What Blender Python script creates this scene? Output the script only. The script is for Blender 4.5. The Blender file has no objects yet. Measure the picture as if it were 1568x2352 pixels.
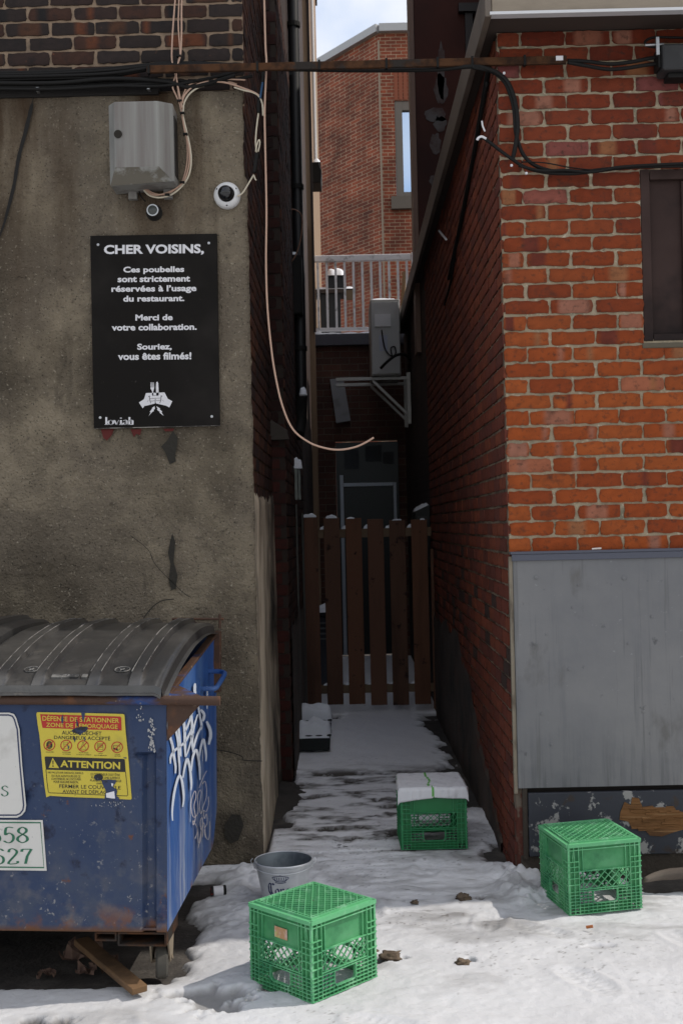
import bpy, bmesh, math, random
import numpy as np
from mathutils import Vector, Matrix, noise as mnoise
random.seed(7)
S = bpy.context.scene
COL = S.collection
R = math.radians
# ------------------------------------------------------------------ camera
F = 2700.0                                   # focal length in units of a 1568 x 2352 picture
RHO, PIT, YAW = R(1.3), 29.2 / F, 8.3 / F
cd = bpy.data.cameras.new('camera'); cam = bpy.data.objects.new('camera', cd); COL.objects.link(cam)
cd.sensor_fit = 'VERTICAL'; cd.sensor_height = 36.0; cd.lens = F / 2352 * 36.0
cd.clip_start = .05; cd.clip_end = 500
CM = Matrix.Rotation(YAW, 3, 'Z') @ Matrix.Rotation(math.pi / 2 + PIT, 3, 'X') @ Matrix.Rotation(-RHO, 3, 'Z')
EYE = Vector((0, 0, 1.6))
cam.matrix_world = Matrix.Translation(EYE) @ CM.to_4x4()
cd.dof.use_dof = True; cd.dof.focus_distance = 5.1; cd.dof.aperture_fstop = 10.0
S.camera = cam
# ------------------------------------------------------------------ world and sun
SUN_EL, SUN_AZ = R(50), R(81)                # azimuth from +Y towards +X
wd = bpy.data.worlds.new('World'); S.world = wd; wd.use_nodes = True
nt = wd.node_tree; bgn = nt.nodes['Background']
sky = nt.nodes.new('ShaderNodeTexSky'); sky.sky_type = 'NISHITA'; sky.sun_disc = False
sky.sun_elevation = SUN_EL; sky.sun_rotation = SUN_AZ; sky.air_density = 1.0; sky.dust_density = 1.5
tc = nt.nodes.new('ShaderNodeTexCoord'); mp = nt.nodes.new('ShaderNodeMapping')
mp.inputs['Location'].default_value = (.53, .2, .31)
nz = nt.nodes.new('ShaderNodeTexNoise'); nz.inputs['Scale'].default_value = 3.3; nz.inputs['Detail'].default_value = 7
rp = nt.nodes.new('ShaderNodeValToRGB'); rp.color_ramp.elements[0].position = .36; rp.color_ramp.elements[1].position = .58
mx = nt.nodes.new('ShaderNodeMix'); mx.data_type = 'RGBA'
nt.links.new(tc.outputs['Generated'], mp.inputs[0]); nt.links.new(mp.outputs[0], nz.inputs['Vector'])
nt.links.new(nz.outputs[0], rp.inputs[0]); nt.links.new(rp.outputs[0], mx.inputs[0])
nt.links.new(sky.outputs[0], mx.inputs[6]); mx.inputs[7].default_value = (5.2, 5.1, 5.0, 1)
nt.links.new(mx.outputs[2], bgn.inputs[0]); bgn.inputs[1].default_value = .15
sl = bpy.data.lights.new('sun', 'SUN'); sl.energy = 2.0; sl.angle = R(.55); sl.color = (1, .93, .84)
so = bpy.data.objects.new('sun', sl); COL.objects.link(so)
SDIR = Vector((math.cos(SUN_EL) * math.sin(SUN_AZ), math.cos(SUN_EL) * math.cos(SUN_AZ), math.sin(SUN_EL)))
so.rotation_euler = SDIR.to_track_quat('Z', 'Y').to_euler()
so.location = (10, 0, 14)
S.view_settings.view_transform = 'Standard'; S.view_settings.look = 'None'
S.view_settings.exposure = 0.55; S.view_settings.gamma = 1.0
# ------------------------------------------------------------------ measuring helpers
def ray(x, y):
    return CM @ Vector(((x - 784) / F, -(y - 1176) / F, -1))
def P(x, y, Y):                               # point at depth Y
    d = ray(x, y); return EYE + d * (Y / d.y)
def G(x, y, z=0.0):                           # point at height z
    d = ray(x, y); return EYE + d * ((z - 1.6) / d.z)
def onplane(x, y, o, n):
    d = ray(x, y); return EYE + d * ((o - EYE).dot(n) / d.dot(n))
# ------------------------------------------------------------------ materials
def mat(name, col, rough=.75, metal=0, layers=(), bump=(), spec=.4, attr=None, trans=0):
    m = bpy.data.materials.new(name); m.use_nodes = True; t = m.node_tree; b = t.nodes['Principled BSDF']
    b.inputs['Roughness'].default_value = rough; b.inputs['Metallic'].default_value = metal
    b.inputs['Specular IOR Level'].default_value = spec
    c = t.nodes.new('ShaderNodeTexCoord'); cur = None
    if attr:
        a = t.nodes.new('ShaderNodeAttribute'); a.attribute_name = attr; cur = a.outputs['Color']
    else:
        r = t.nodes.new('ShaderNodeRGB'); r.outputs[0].default_value = (*col, 1); cur = r.outputs[0]
    for L in layers:
        mpn = t.nodes.new('ShaderNodeMapping'); st = L.get('st', (1, 1, 1)); mpn.inputs['Scale'].default_value = st
        mpn.inputs['Location'].default_value = L.get('loc', (random.uniform(0, 9), random.uniform(0, 9), random.uniform(0, 9)))
        n = t.nodes.new('ShaderNodeTexNoise'); n.inputs['Scale'].default_value = L['s']; n.inputs['Detail'].default_value = L.get('d', 5)
        n.inputs['Roughness'].default_value = L.get('r', .6); n.inputs['Distortion'].default_value = L.get('w', 0)
        t.links.new(c.outputs['Object'], mpn.inputs[0]); t.links.new(mpn.outputs[0], n.inputs['Vector'])
        mr = t.nodes.new('ShaderNodeMapRange'); mr.inputs[1].default_value = L['lo']; mr.inputs[2].default_value = L['hi']
        mr.inputs[4].default_value = L.get('f', 1); t.links.new(n.outputs[0], mr.inputs[0]); fac = mr.outputs[0]
        if 'z' in L:                          # where along an axis the stain sits (0..1 between the two values)
            ax, z0, z1 = L['z']; sx = t.nodes.new('ShaderNodeSeparateXYZ'); t.links.new(c.outputs['Object'], sx.inputs[0])
            zr = t.nodes.new('ShaderNodeMapRange'); zr.inputs[1].default_value = z0; zr.inputs[2].default_value = z1
            t.links.new(sx.outputs[ax], zr.inputs[0]); mu = t.nodes.new('ShaderNodeMath'); mu.operation = 'MULTIPLY'
            t.links.new(zr.outputs[0], mu.inputs[0]); t.links.new(fac, mu.inputs[1]); fac = mu.outputs[0]
        mi = t.nodes.new('ShaderNodeMix'); mi.data_type = 'RGBA'; mi.blend_type = L.get('mode', 'MIX')
        t.links.new(fac, mi.inputs[0]); t.links.new(cur, mi.inputs[6]); mi.inputs[7].default_value = (*L['c'], 1); cur = mi.outputs[2]
    t.links.new(cur, b.inputs['Base Color']); prev = None
    for (s, st, dist, *str_) in bump:
        n = t.nodes.new('ShaderNodeTexNoise'); n.inputs['Scale'].default_value = s; n.inputs['Detail'].default_value = 6
        mpn = t.nodes.new('ShaderNodeMapping'); mpn.inputs['Scale'].default_value = str_[0] if str_ else (1, 1, 1)
        t.links.new(c.outputs['Object'], mpn.inputs[0]); t.links.new(mpn.outputs[0], n.inputs['Vector'])
        bp = t.nodes.new('ShaderNodeBump'); bp.inputs['Strength'].default_value = st; bp.inputs['Distance'].default_value = dist
        t.links.new(n.outputs[0], bp.inputs['Height'])
        if prev: t.links.new(prev, bp.inputs['Normal'])
        prev = bp.outputs[0]
    if prev: t.links.new(prev, b.inputs['Normal'])
    if trans: 
        b.inputs['Subsurface Weight'].default_value = trans; b.inputs['Subsurface Radius'].default_value = (.02, .05, .03); b.inputs['Subsurface Scale'].default_value = .3
    return m
def L(c, s, lo, hi, **k): return dict(c=c, s=s, lo=lo, hi=hi, **k)
def brickmat(name, c1, c2, mort, axis, bw=.22, bh=.073, ms=.012, layers=()):
    m = mat(name, c1, .85, layers=layers); t = m.node_tree; b = t.nodes['Principled BSDF']
    c = t.nodes.new('ShaderNodeTexCoord'); sx = t.nodes.new('ShaderNodeSeparateXYZ'); cb = t.nodes.new('ShaderNodeCombineXYZ')
    t.links.new(c.outputs['Object'], sx.inputs[0]); t.links.new(sx.outputs[axis], cb.inputs[0]); t.links.new(sx.outputs[2], cb.inputs[1])
    br = t.nodes.new('ShaderNodeTexBrick'); t.links.new(cb.outputs[0], br.inputs['Vector'])
    br.inputs['Scale'].default_value = 1; br.inputs['Brick Width'].default_value = bw; br.inputs['Row Height'].default_value = bh
    br.inputs['Mortar Size'].default_value = ms / 2; br.inputs['Mortar Smooth'].default_value = .3
    br.inputs['Color1'].default_value = (*c1, 1); br.inputs['Color2'].default_value = (*c2, 1); br.inputs['Mortar'].default_value = (*mort, 1)
    n = t.nodes.new('ShaderNodeTexNoise'); n.inputs['Scale'].default_value = 1.7; n.inputs['Detail'].default_value = 8
    t.links.new(c.outputs['Object'], n.inputs['Vector'])
    mr = t.nodes.new('ShaderNodeMapRange'); mr.inputs[1].default_value = .3; mr.inputs[2].default_value = .7; mr.inputs[3].default_value = .55; mr.inputs[4].default_value = 1.35
    t.links.new(n.outputs[0], mr.inputs[0]); mi = t.nodes.new('ShaderNodeVectorMath'); mi.operation = 'SCALE'
    t.links.new(br.outputs[0], mi.inputs[0]); t.links.new(mr.outputs[0], mi.inputs['Scale']); t.links.new(mi.outputs[0], b.inputs['Base Color'])
    bp = t.nodes.new('ShaderNodeBump'); bp.inputs['Distance'].default_value = .01; bp.inputs['Strength'].default_value = .8; bp.invert = True
    t.links.new(br.outputs['Fac'], bp.inputs['Height']); t.links.new(bp.outputs[0], b.inputs['Normal'])
    return m
# ------------------------------------------------------------------ objects
WM = {}
def thing(name, label, cat, loc=(0, 0, 0), rot=(0, 0, 0), group=None):
    o = bpy.data.objects.new(name, None); COL.objects.link(o); o.empty_display_size = .1
    o.location = loc; o.rotation_euler = rot; o['label'] = label; o['category'] = cat
    if group: o['group'] = group
    from mathutils import Euler
    WM[o.name] = Matrix.Translation(Vector(loc)) @ Euler(rot).to_matrix().to_4x4()
    return o
def tag(o, label, cat, group=None):
    o['label'] = label; o['category'] = cat
    if group: o['group'] = group
    return o
def copy_tree(o, parent=None):
    c = o.copy(); COL.objects.link(c)
    if parent: c.parent = parent
    for ch in list(o.children): copy_tree(ch, c)
    return c
class MB:
    def __init__(s): s.v = []; s.f = []; s.m = []; s.mi = 0
    def add(s, vs, fs):
        b = len(s.v); s.v += [Vector(p) for p in vs]; s.f += [[b + i for i in f] for f in fs]; s.m += [s.mi] * len(fs); return s
    def quad(s, *p): return s.add(p, [list(range(len(p)))])
    def box(s, lo, hi, M=None):
        (a, b, c), (d, e, f) = lo, hi
        vs = [Vector(p) for p in ((a,b,c),(d,b,c),(d,e,c),(a,e,c),(a,b,f),(d,b,f),(d,e,f),(a,e,f))]
        if M: vs = [M @ p for p in vs]
        return s.add(vs, [[0,3,2,1],[4,5,6,7],[0,1,5,4],[1,2,6,5],[2,3,7,6],[3,0,4,7]])
    def hexa(s, vs): return s.add(vs, [[0,3,2,1],[4,5,6,7],[0,1,5,4],[1,2,6,5],[2,3,7,6],[3,0,4,7]])
    def bar(s, a, b, w, h, up=(0, 0, 1)):
        a = Vector(a); b = Vector(b); d = (b - a).normalized(); u = Vector(up)
        x = d.cross(u)
        if x.length < 1e-4: x = d.cross(Vector((0, 1, 0)))
        x.normalize(); u = x.cross(d); x *= w / 2; u = u * (h / 2)
        return s.hexa([a - x - u, a + x - u, b + x - u, b - x - u, a - x + u, a + x + u, b + x + u, b - x + u])
    def tube(s, pts, r, n=8, caps=True):
        pts = [Vector(p) for p in pts]; rs = r if isinstance(r, (list, tuple)) else [r] * len(pts)
        vs = []; prev = None
        for i, p in enumerate(pts):
            d = (pts[min(i + 1, len(pts) - 1)] - pts[max(i - 1, 0)]).normalized()
            if prev is None:
                x = d.cross(Vector((0, 0, 1)))
                if x.length < .05: x = d.cross(Vector((0, 1, 0)))
            else: x = prev - d * prev.dot(d)
            x.normalize(); prev = x; y = d.cross(x)
            for k in range(n):
                a = 2 * math.pi * k / n; vs.append(p + (x * math.cos(a) + y * math.sin(a)) * rs[i])
        fs = [[i * n + k, i * n + (k + 1) % n, (i + 1) * n + (k + 1) % n, (i + 1) * n + k] for i in range(len(pts) - 1) for k in range(n)]
        if caps: fs += [list(range(n))[::-1], [(len(pts) - 1) * n + k for k in range(n)]]
        return s.add(vs, fs)
    def lathe(s, prof, n=40, M=None, cap0=False, cap1=False):
        vs = [Vector((r * math.cos(2*math.pi*k/n), r * math.sin(2*math.pi*k/n), z)) for r, z in prof for k in range(n)]
        if M: vs = [M @ p for p in vs]
        fs = [[i*n+k, i*n+(k+1) % n, (i+1)*n+(k+1) % n, (i+1)*n+k] for i in range(len(prof)-1) for k in range(n)]
        if cap0: fs.append(list(range(n))[::-1])
        if cap1: fs.append([(len(prof)-1)*n+k for k in range(n)])
        return s.add(vs, fs)
    def prism(s, poly, vec):                   # polygon of 3-D points extruded by vec
        poly = [Vector(p) for p in poly]; n = len(poly); vec = Vector(vec)
        return s.add(poly + [p + vec for p in poly], [list(range(n))[::-1], list(range(n, 2*n))] + [[i, (i+1) % n, n+(i+1) % n, n+i] for i in range(n)])
def smooth_pts(pts, k=6):
    pts = [Vector(p) for p in pts]; out = []
    for i in range(len(pts) - 1):
        p0, p1, p2, p3 = pts[max(i-1, 0)], pts[i], pts[i+1], pts[min(i+2, len(pts)-1)]
        for j in range(k):
            t = j / k; out.append(.5 * ((2*p1) + (p2-p0)*t + (2*p0-5*p1+4*p2-p3)*t*t + (3*p1-p0-3*p2+p3)*t**3))
    return out + [pts[-1]]
def obj(name, mb, mats, parent=None, local=False, bevel=0, smooth=False, kind=None, recalc=True, seg=2):
    vs = mb.v
    W = Matrix.Identity(4)
    if parent is not None:
        if not local:
            Wi = WM[parent.name].inverted(); vs = [Wi @ p for p in vs]
        W = WM[parent.name]
    me = bpy.data.meshes.new(name); me.from_pydata([tuple(p) for p in vs], [], mb.f); me.update()
    for m in (mats if isinstance(mats, (list, tuple)) else [mats]): me.materials.append(m)
    if any(mb.m): me.polygons.foreach_set('material_index', mb.m)
    if recalc:
        bm = bmesh.new(); bm.from_mesh(me); bmesh.ops.recalc_face_normals(bm, faces=bm.faces); bm.to_mesh(me); bm.free()
    o = bpy.data.objects.new(name, me); COL.objects.link(o)
    if parent is not None: o.parent = parent
    WM[o.name] = W.copy()
    if smooth:
        me.polygons.foreach_set('use_smooth', [True] * len(me.polygons))
        if smooth != 'all': me.set_sharp_from_angle(angle=R(40))
    if bevel:
        md = o.modifiers.new('bevel', 'BEVEL'); md.width = bevel; md.segments = seg; md.limit_method = 'ANGLE'; md.angle_limit = R(35)
    if kind: o['kind'] = kind
    return o
def pieces(name, mb, mats, parent=None, **kw):   # every loose piece becomes an object of its own
    n = len(mb.v); par = list(range(n))
    def fi(i):
        while par[i] != i: par[i] = par[par[i]]; i = par[i]
        return i
    for f in mb.f:
        for i in f[1:]: par[fi(i)] = fi(f[0])
    gr = {}
    for k, f in enumerate(mb.f): gr.setdefault(fi(f[0]), []).append(f)
    out = []
    for fs in gr.values():
        q = MB(); ids = sorted({i for f in fs for i in f}); mp_ = {i: a for a, i in enumerate(ids)}
        q.add([mb.v[i] for i in ids], [[mp_[i] for i in f] for f in fs]); out.append(obj(name, q, mats, parent, **kw))
    return out
def fbm(x, y, z=0., oct=5):
    return mnoise.fractal(Vector((x, y, z)), 1.0, 2.0, oct, noise_basis='PERLIN_ORIGINAL')
# lettering, drawn on a plane through o with normal n (towards the viewer)
def text_geo(s, bold=0.0, shear=0):
    cu = bpy.data.curves.new('t', 'FONT'); cu.body = s; cu.offset = bold; cu.resolution_u = 3; cu.shear = shear; cu.fill_mode = 'FRONT'
    o = bpy.data.objects.new('t', cu); COL.objects.link(o); dg = bpy.context.evaluated_depsgraph_get(); me = o.evaluated_get(dg).to_mesh()
    vs = [(v.co.x, v.co.y) for v in me.vertices]; fs = [list(p.vertices) for p in me.polygons]
    o.evaluated_get(dg).to_mesh_clear(); bpy.data.objects.remove(o); bpy.data.curves.remove(cu); return vs, fs
def text_on(mb, s, quad, fn, bold=0.0, shear=0):   # quad = TL, TR, BR, BL in picture units; fn maps to 3-D
    vs, fs = text_geo(s, bold, shear); xs = [v[0] for v in vs]; ys = [v[1] for v in vs]; x0, x1, y0, y1 = min(xs), max(xs), min(ys), max(ys)
    out = []
    for x, y in vs:
        a = (x - x0) / (x1 - x0); b = (y1 - y) / (y1 - y0)
        q = [((1-a)*(1-b)*quad[0][i] + a*(1-b)*quad[1][i] + a*b*quad[2][i] + (1-a)*b*quad[3][i]) for i in (0, 1)]
        out.append(fn(*q))
    mb.add(out, fs)
def box_quad(x0, x1, y0, y1, sl=.012):
    h = (x1 - x0) / 2 * sl; return [(x0, y0 + h), (x1, y0 - h), (x1, y1 - h), (x0, y1 + h)]
def poly_on(mb, pts, fn): mb.quad(*[fn(*p) for p in pts])
def ribbon_on(mb, pts, w, fn, nib=None, closed=False):
    if closed: pts = list(pts) + [pts[0]]
    n = len(pts); ws = w if isinstance(w, (list, tuple)) else [w] * n
    Lp, Rp = [], []
    for i, p in enumerate(pts):
        a = pts[max(i-1, 0)]; b = pts[min(i+1, n-1)]
        if closed and i in (0, n-1): a, b = pts[n-2], pts[1]
        dx, dy = b[0]-a[0], b[1]-a[1]; l = math.hypot(dx, dy) or 1
        nx, ny = nib if nib else (-dy/l, dx/l)
        Lp.append((p[0]+nx*ws[i]/2, p[1]+ny*ws[i]/2)); Rp.append((p[0]-nx*ws[i]/2, p[1]-ny*ws[i]/2))
    vs = [fn(*p) for p in Lp] + [fn(*p) for p in Rp]
    mb.add(vs, [[i, i+1, n+i+1, n+i] for i in range(n-1)])
def sm2(pts, k=5): return [(p.x, p.y) for p in smooth_pts([(x, y, 0) for x, y in pts], k)]
def circle_px(cx, cy, rx, ry, n=24): return [(cx + rx*math.cos(2*math.pi*i/n), cy + ry*math.sin(2*math.pi*i/n)) for i in range(n)]
# ------------------------------------------------------------------ real brickwork
def brickwork(name, O, U, N, w, h, cols, brick_m, mortar_m, parent, seed=1, course=.0725, bl=.208, j=.013, holes=(), patch=None, off=0.0, rough=1.0, label=None, mh=None):
    rnd = random.Random(seed); O = Vector(O); U = Vector(U); N = Vector(N); V = Vector((0, 0, 1))
    mb = MB(); ca = []; rows = int(h / course + .5); GX, GY = 8, 4
    for r in range(rows):
        x = -bl / 2 * ((r + 1) % 2) + off
        while x < w:
            b0, b1 = x + rnd.uniform(-.004, .004) + j/2, x + bl + rnd.uniform(-.004, .004) - j/2; x += bl
            u0, u1 = max(b0, 0), min(b1, w)
            if u1 - u0 < .03: continue
            v0, v1 = r*course + j/2 + rnd.uniform(-.0015, .0015), (r+1)*course - j/2 + rnd.uniform(-.0015, .0015); v1 = min(v1, h)
            skip = False
            for (a, b, c, d) in holes:
                if v1 > c + .01 and v0 < d - .01:
                    if u0 >= a - .03 and u1 <= b + .03: skip = True
                    elif u0 < a < u1 or a - .06 < u1 <= a: u1 = a - .002
                    elif u0 < b < u1: u0 = b
            if skip or u1 - u0 < .02: continue
            col = cols(rnd, (u0+u1)/2, (v0+v1)/2); dz = rnd.uniform(-.002, .002); sd = rnd.uniform(0, 100)
            pa, pb = rnd.random(), rnd.random(); pc = patch(rnd) if patch else None
            if pa > pb: pa, pb = pb, pa
            vs = []
            for jj in range(-1, GY + 2):
                for ii in range(-1, GX + 2):
                    s = min(max(ii, 0), GX) / GX; t = min(max(jj, 0), GY) / GY
                    edge = min(min(s, 1-s) * (u1-u0), min(t, 1-t) * (v1-v0))
                    dep = (0 if edge > .004 else -.0012) + dz
                    pu = u0 + s*(u1-u0); pv = v0 + t*(v1-v0)
                    nzv = mnoise.noise(Vector((pu*45, pv*45, sd))); nz2 = mnoise.noise(Vector((pu*45+9, pv*45+7, sd)))
                    if edge < .004:
                        pu += nzv*.0060*rough; pv += nz2*.0050*rough
                        if ii <= 0 and jj <= 0 or ii >= GX and jj >= GY or ii <= 0 and jj >= GY or ii >= GX and jj <= 0:
                            pu += (.5-s)*.005*rnd.uniform(.2, 2); pv += (.5-t)*.004*rnd.uniform(.2, 2)
                    dep += mnoise.noise(Vector((pu*60, pv*60, sd+5)))*.0022*rough
                    if ii in (-1, GX+1) or jj in (-1, GY+1): dep = -.014
                    vs.append(O + U*pu + V*pv + N*(dep + .006))
                    c = col
                    if pc and pa <= s <= pb: c = pc
                    k = 1 + .22*nz2 + rnd.uniform(-.05, .05)
                    if edge < .004: k *= .85
                    ca.append((c[0]*k, c[1]*k, c[2]*k, 1))
            nn = GX + 3
            mb.add(vs, [[a*nn+b, a*nn+b+1, (a+1)*nn+b+1, (a+1)*nn+b] for a in range(GY+2) for b in range(nn-1)])
    # mortar bed, a slightly uneven sheet behind the faces
    mb.mi = 1; st = .05; nx = max(2, int(w/st)); ny = max(2, int((mh or h)/st)); b0 = len(mb.v); vs = []; ok = []
    for b in range(ny+1):
        for a in range(nx+1):
            pu, pv = w*a/nx, (mh or h)*b/ny
            vs.append(O + U*pu + V*pv + N*(mnoise.noise(Vector((pu*30, pv*30, seed)))*.0025 - .002)); ca.append((1, 1, 1, 1))
    fs = []
    for b in range(ny):
        for a in range(nx):
            cu, cv = w*(a+.5)/nx, (mh or h)*(b+.5)/ny
            if any(A < cu < B and C < cv < D for A, B, C, D in holes): continue
            fs.append([b*(nx+1)+a, b*(nx+1)+a+1, (b+1)*(nx+1)+a+1, (b+1)*(nx+1)+a])
    mb.add(vs, fs)
    o = obj(name, mb, [brick_m, mortar_m], parent, recalc=False)
    at = o.data.color_attributes.new('bcol', 'FLOAT_COLOR', 'POINT'); at.data.foreach_set('color', np.array(ca, dtype=np.float32).ravel())
    # faces look along N
    n0 = o.data.polygons[0].normal
    if n0.dot(N) < 0: o.data.flip_normals()
    o.data.polygons.foreach_set('use_smooth', [True]*len(o.data.polygons)); o.data.set_sharp_from_angle(angle=R(38))
    return o
# ================================================================== SETTING
LX, LY, RX, RY = -.44, 5.70, .745, 5.38
# ---- ground and snow
m_ground = mat('wet_asphalt', (.045, .04, .036), .8, layers=[L((.09, .08, .07), 9, .45, .7), L((.02, .018, .017), 3, .5, .7)], bump=[(60, .5, .01), (9, .5, .02)])
g = MB(); g.quad((-60, -60, -.03), (60, -60, -.03), (60, 60, -.03), (-60, 60, -.03))
obj('ground', g, m_ground, kind='structure')
def vnoise(x, y, seed):
    xi = np.floor(x).astype(np.int64); yi = np.floor(y).astype(np.int64); xf = x - xi; yf = y - yi
    def hsh(a, b):
        n = (a * 374761393 + b * 668265263 + seed * 974711) & 0x7fffffff
        n = ((n ^ (n >> 13)) * 1274126177) & 0x7fffffff
        return ((n ^ (n >> 16)) & 0xffff) / 65535.0
    u = xf*xf*xf*(xf*(xf*6-15)+10); v = yf*yf*yf*(yf*(yf*6-15)+10)
    return (hsh(xi, yi)*(1-u)+hsh(xi+1, yi)*u)*(1-v)+(hsh(xi, yi+1)*(1-u)+hsh(xi+1, yi+1)*u)*v - .5
def nfbm(x, y, f, seed, o=5):
    r = 0; a = 1
    for i in range(o): r = r + a*vnoise(x*f+13.7*i, y*f+7.3*i, seed+i); f *= 2.03; a *= .52
    return r
def sst(a, b, t): t = np.clip((t-a)/(b-a), 0, 1); return t*t*(3-2*t)
def snow_fields(x, y):
    n1 = nfbm(x, y, 3, 1); n2 = nfbm(x, y, 14, 9, 4); n3 = nfbm(x*.7, y*1.6, 7, 23, 5)
    h = .033 + .011*n1 + .004*n2
    walk = sst(4.45, 4.8, y) * (1 - sst(7.3, 8.0, y))            # trodden stretch
    h = h - .012*walk + .010*walk*n3
    smooth_ = sst(7.6, 8.3, y); h = h*(1-smooth_) + (.035+.008*n1)*smooth_
    bare = np.zeros_like(x)
    e = .10*n1 + .05*n2
    # under the dumpster
    bare = np.maximum(bare, sst(-.60, -.72, x + e*.7 - .05*(y-4.6)) * sst(4.10, 4.19, y + e*.6) * (1 - sst(5.28, 5.42, y + e)))
    bare = np.maximum(bare, (sst(5.61, 5.66, y + e*.35) * sst(-.40, -.44, x)))
    # joint in the paving
    bare = np.maximum(bare, np.exp(-((y - 5.80 - .02*n1)/.017)**2) * sst(-.02, .10, n2 + .5*n1 + .12*np.sin(x*11)) * sst(-.45, -.3, x) * (1-sst(.25, .35, x)) * 1.3)
    # along the walls of the passage
    bare = np.maximum(bare, sst(-.25, -.33, x + 1.1*e + .10*np.abs(y-6.9)) * sst(6.15, 6.45, y + e*.8) * (1 - sst(7.6, 7.85, y + e)))
    bare = np.maximum(bare, sst(.62, .72, x + 1.3*e + .10*np.abs(y-8.2)) * sst(6.4, 7.0, y) * (1 - sst(9.5, 10., y)))
    bare = np.maximum(bare, sst(9.68, 9.75, y + e*.4) * (1 - sst(9.9, 9.98, y + e*.4)) * sst(.5, .72, x + e) )
    bare = np.maximum(bare, sst(9.68, 9.75, y + e*.4) * (1 - sst(9.9, 9.98, y + e*.4)) * sst(-.05, -.2, x + 2*e) )
    bare = np.maximum(bare, sst(1.18, 1.30, x + e) * sst(5.02, 5.12, y + e*.7))
    bare = np.maximum(bare, sst(.60, .72, x + e) * sst(5.45, 5.6, y) * (1-sst(5.9, 6.1, y)) * .9)
    worn = walk * sst(-.42, -.2, x) * (1 - sst(.42, .62, x)) * sst(5.85, 6.2, y)
    bare = np.maximum(bare, worn * sst(.17, .40, n3 + .35*n2))
    for (cx, cy, rx, ry, k) in [(.10, 4.35, .05, .04, .9), (.42, 4.33, .022, .02, .7), (.52, 5.05, .05, .035, .9), (.03, 5.42, .02, .015, .6), (-.47, 4.02, .16, .10, .55), (-1.0, 3.85, .09, .05, .6), (.15, 5.32, .05, .02, .5), (.9, 4.42, .05, .02, .35)]:
        bare = np.maximum(bare, k * sst(1.3, .5, np.hypot((x-cx)/rx, (y-cy)/ry) + 1.4*n2))
    # shallow footprints and tyre-like hollows
    for (cx, cy, an, d) in [(-.32, 4.55, .4, .014), (.55, 4.75, -.3, .012), (.05, 4.95, .2, .012), (.72, 4.62, .9, .010), (-.1, 5.3, .1, .012), (.35, 5.5, -.2, .012), (-.42, 5.25, .3, .02), (.2, 6.4, .1, .012), (-.05, 6.0, -.1, .012), (.45, 7.3, .2, .01), (.1, 3.75, 1.1, .012), (.8, 4.1, .5, .012), (-.75, 3.75, .2, .012), (1.25, 4.45, .4, .012)]:
        ca, sa = math.cos(an), math.sin(an); u = (x-cx)*ca+(y-cy)*sa; v = -(x-cx)*sa+(y-cy)*ca
        d = d*.62; ins = np.exp(-((v/.13)**4 + (u/.05)**4)); h = h - d*ins - .0035*ins*(np.sin(v*2*math.pi/.03 + 3*u/.05) > .1)*(np.abs(u) > .008) + .5*d*np.exp(-(((v/.16)**2 + (u/.075)**2 - 1)/.35)**2)
    # heaped edges
    h = h + .016*np.exp(-((x+.50)/.12)**2)*sst(4.5, 4.8, y)*(1-sst(5.5, 5.7, y))*(1+n2) + .03*sst(.55, .75, x)*sst(4.9, 5.1, y)*(1-sst(5.5, 5.9, y))*(1+2*n2)*(1-sst(.95, 1.1, x))
    lump = np.clip(nfbm(x, y, 11, 77, 3) - .18, 0, 1) * (sst(.45, .7, x)*sst(5.3, 5.6, y) + sst(-.35, -.5, x)*sst(5.2, 5.5, y))
    h = h + .035*lump*(1 - sst(7, 7.5, y))
    dirt = np.clip(.72*worn*sst(-.30, .3, n3+.3*n2) + .34*walk*sst(-.15, .45, n3+.3*n2) + 1.1*np.clip(bare, 0, .6)*sst(.0, .5, bare), 0, 1)
    speck = sst(.42, .52, nfbm(x, y, 38, 55, 2)) * sst(-.1, .3, n1); grit = sst(.40, .50, nfbm(x, y, 70, 61, 2)) * sst(-.1, .35, nfbm(x, y, 1.6, 63, 3)); dirt = np.clip(dirt + .35*speck*(1-smooth_)*walk + .55*grit*(1-smooth_) + .30*(1-smooth_)*sst(.12, .5, nfbm(x, y*1.5, 2.6, 67, 5)), 0, 1)
    h = h*(1 - 1.0*bare) - .022*sst(.35, .8, bare) + .0022*nfbm(x, y, 42, 91, 2)
    return h, dirt
SN = {'v': [], 'f': [], 'd': [], 'n': 0}
def snow_patch(x0, x1, y0, y1, st):
    nx = int((x1-x0)/st)+1; ny = int((y1-y0)/st)+1
    X, Y = np.meshgrid(np.linspace(x0, x1, nx), np.linspace(y0, y1, ny)); h, d = snow_fields(X, Y)
    SN['v'].append(np.stack([X, Y, h - .03], -1).reshape(-1, 3)); SN['d'].append(d.ravel())
    idx = np.arange(nx*ny).reshape(ny, nx) + SN['n']
    SN['f'].append(np.stack([idx[:-1, :-1], idx[:-1, 1:], idx[1:, 1:], idx[1:, :-1]], -1).reshape(-1, 4)); SN['n'] += nx*ny
snow_patch(-1.5, 1.9, 3.3, 6.3, .0072)
snow_patch(-.5, .86, 6.3, 10.4, .014)
snow_patch(-.5, .86, 10.4, 14.3, .04)
snow_patch(-3.5, -1.5, 2.0, 5.7, .05); snow_patch(1.9, 3.5, 2.0, 5.7, .05); snow_patch(-1.5, 1.9, 2.0, 3.3, .03)
snow_patch(-25, 25, -25, 2.0, .5)
V = np.concatenate(SN['v']); Fc = np.concatenate(SN['f']); D = np.concatenate(SN['d'])
me = bpy.data.meshes.new('snow'); me.from_pydata(V.tolist(), [], Fc.tolist())
at = me.color_attributes.new('dirt', 'FLOAT_COLOR', 'POINT'); at.data.foreach_set('color', np.stack([D, D, D, np.ones_like(D)], -1).astype(np.float32).ravel())
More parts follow.
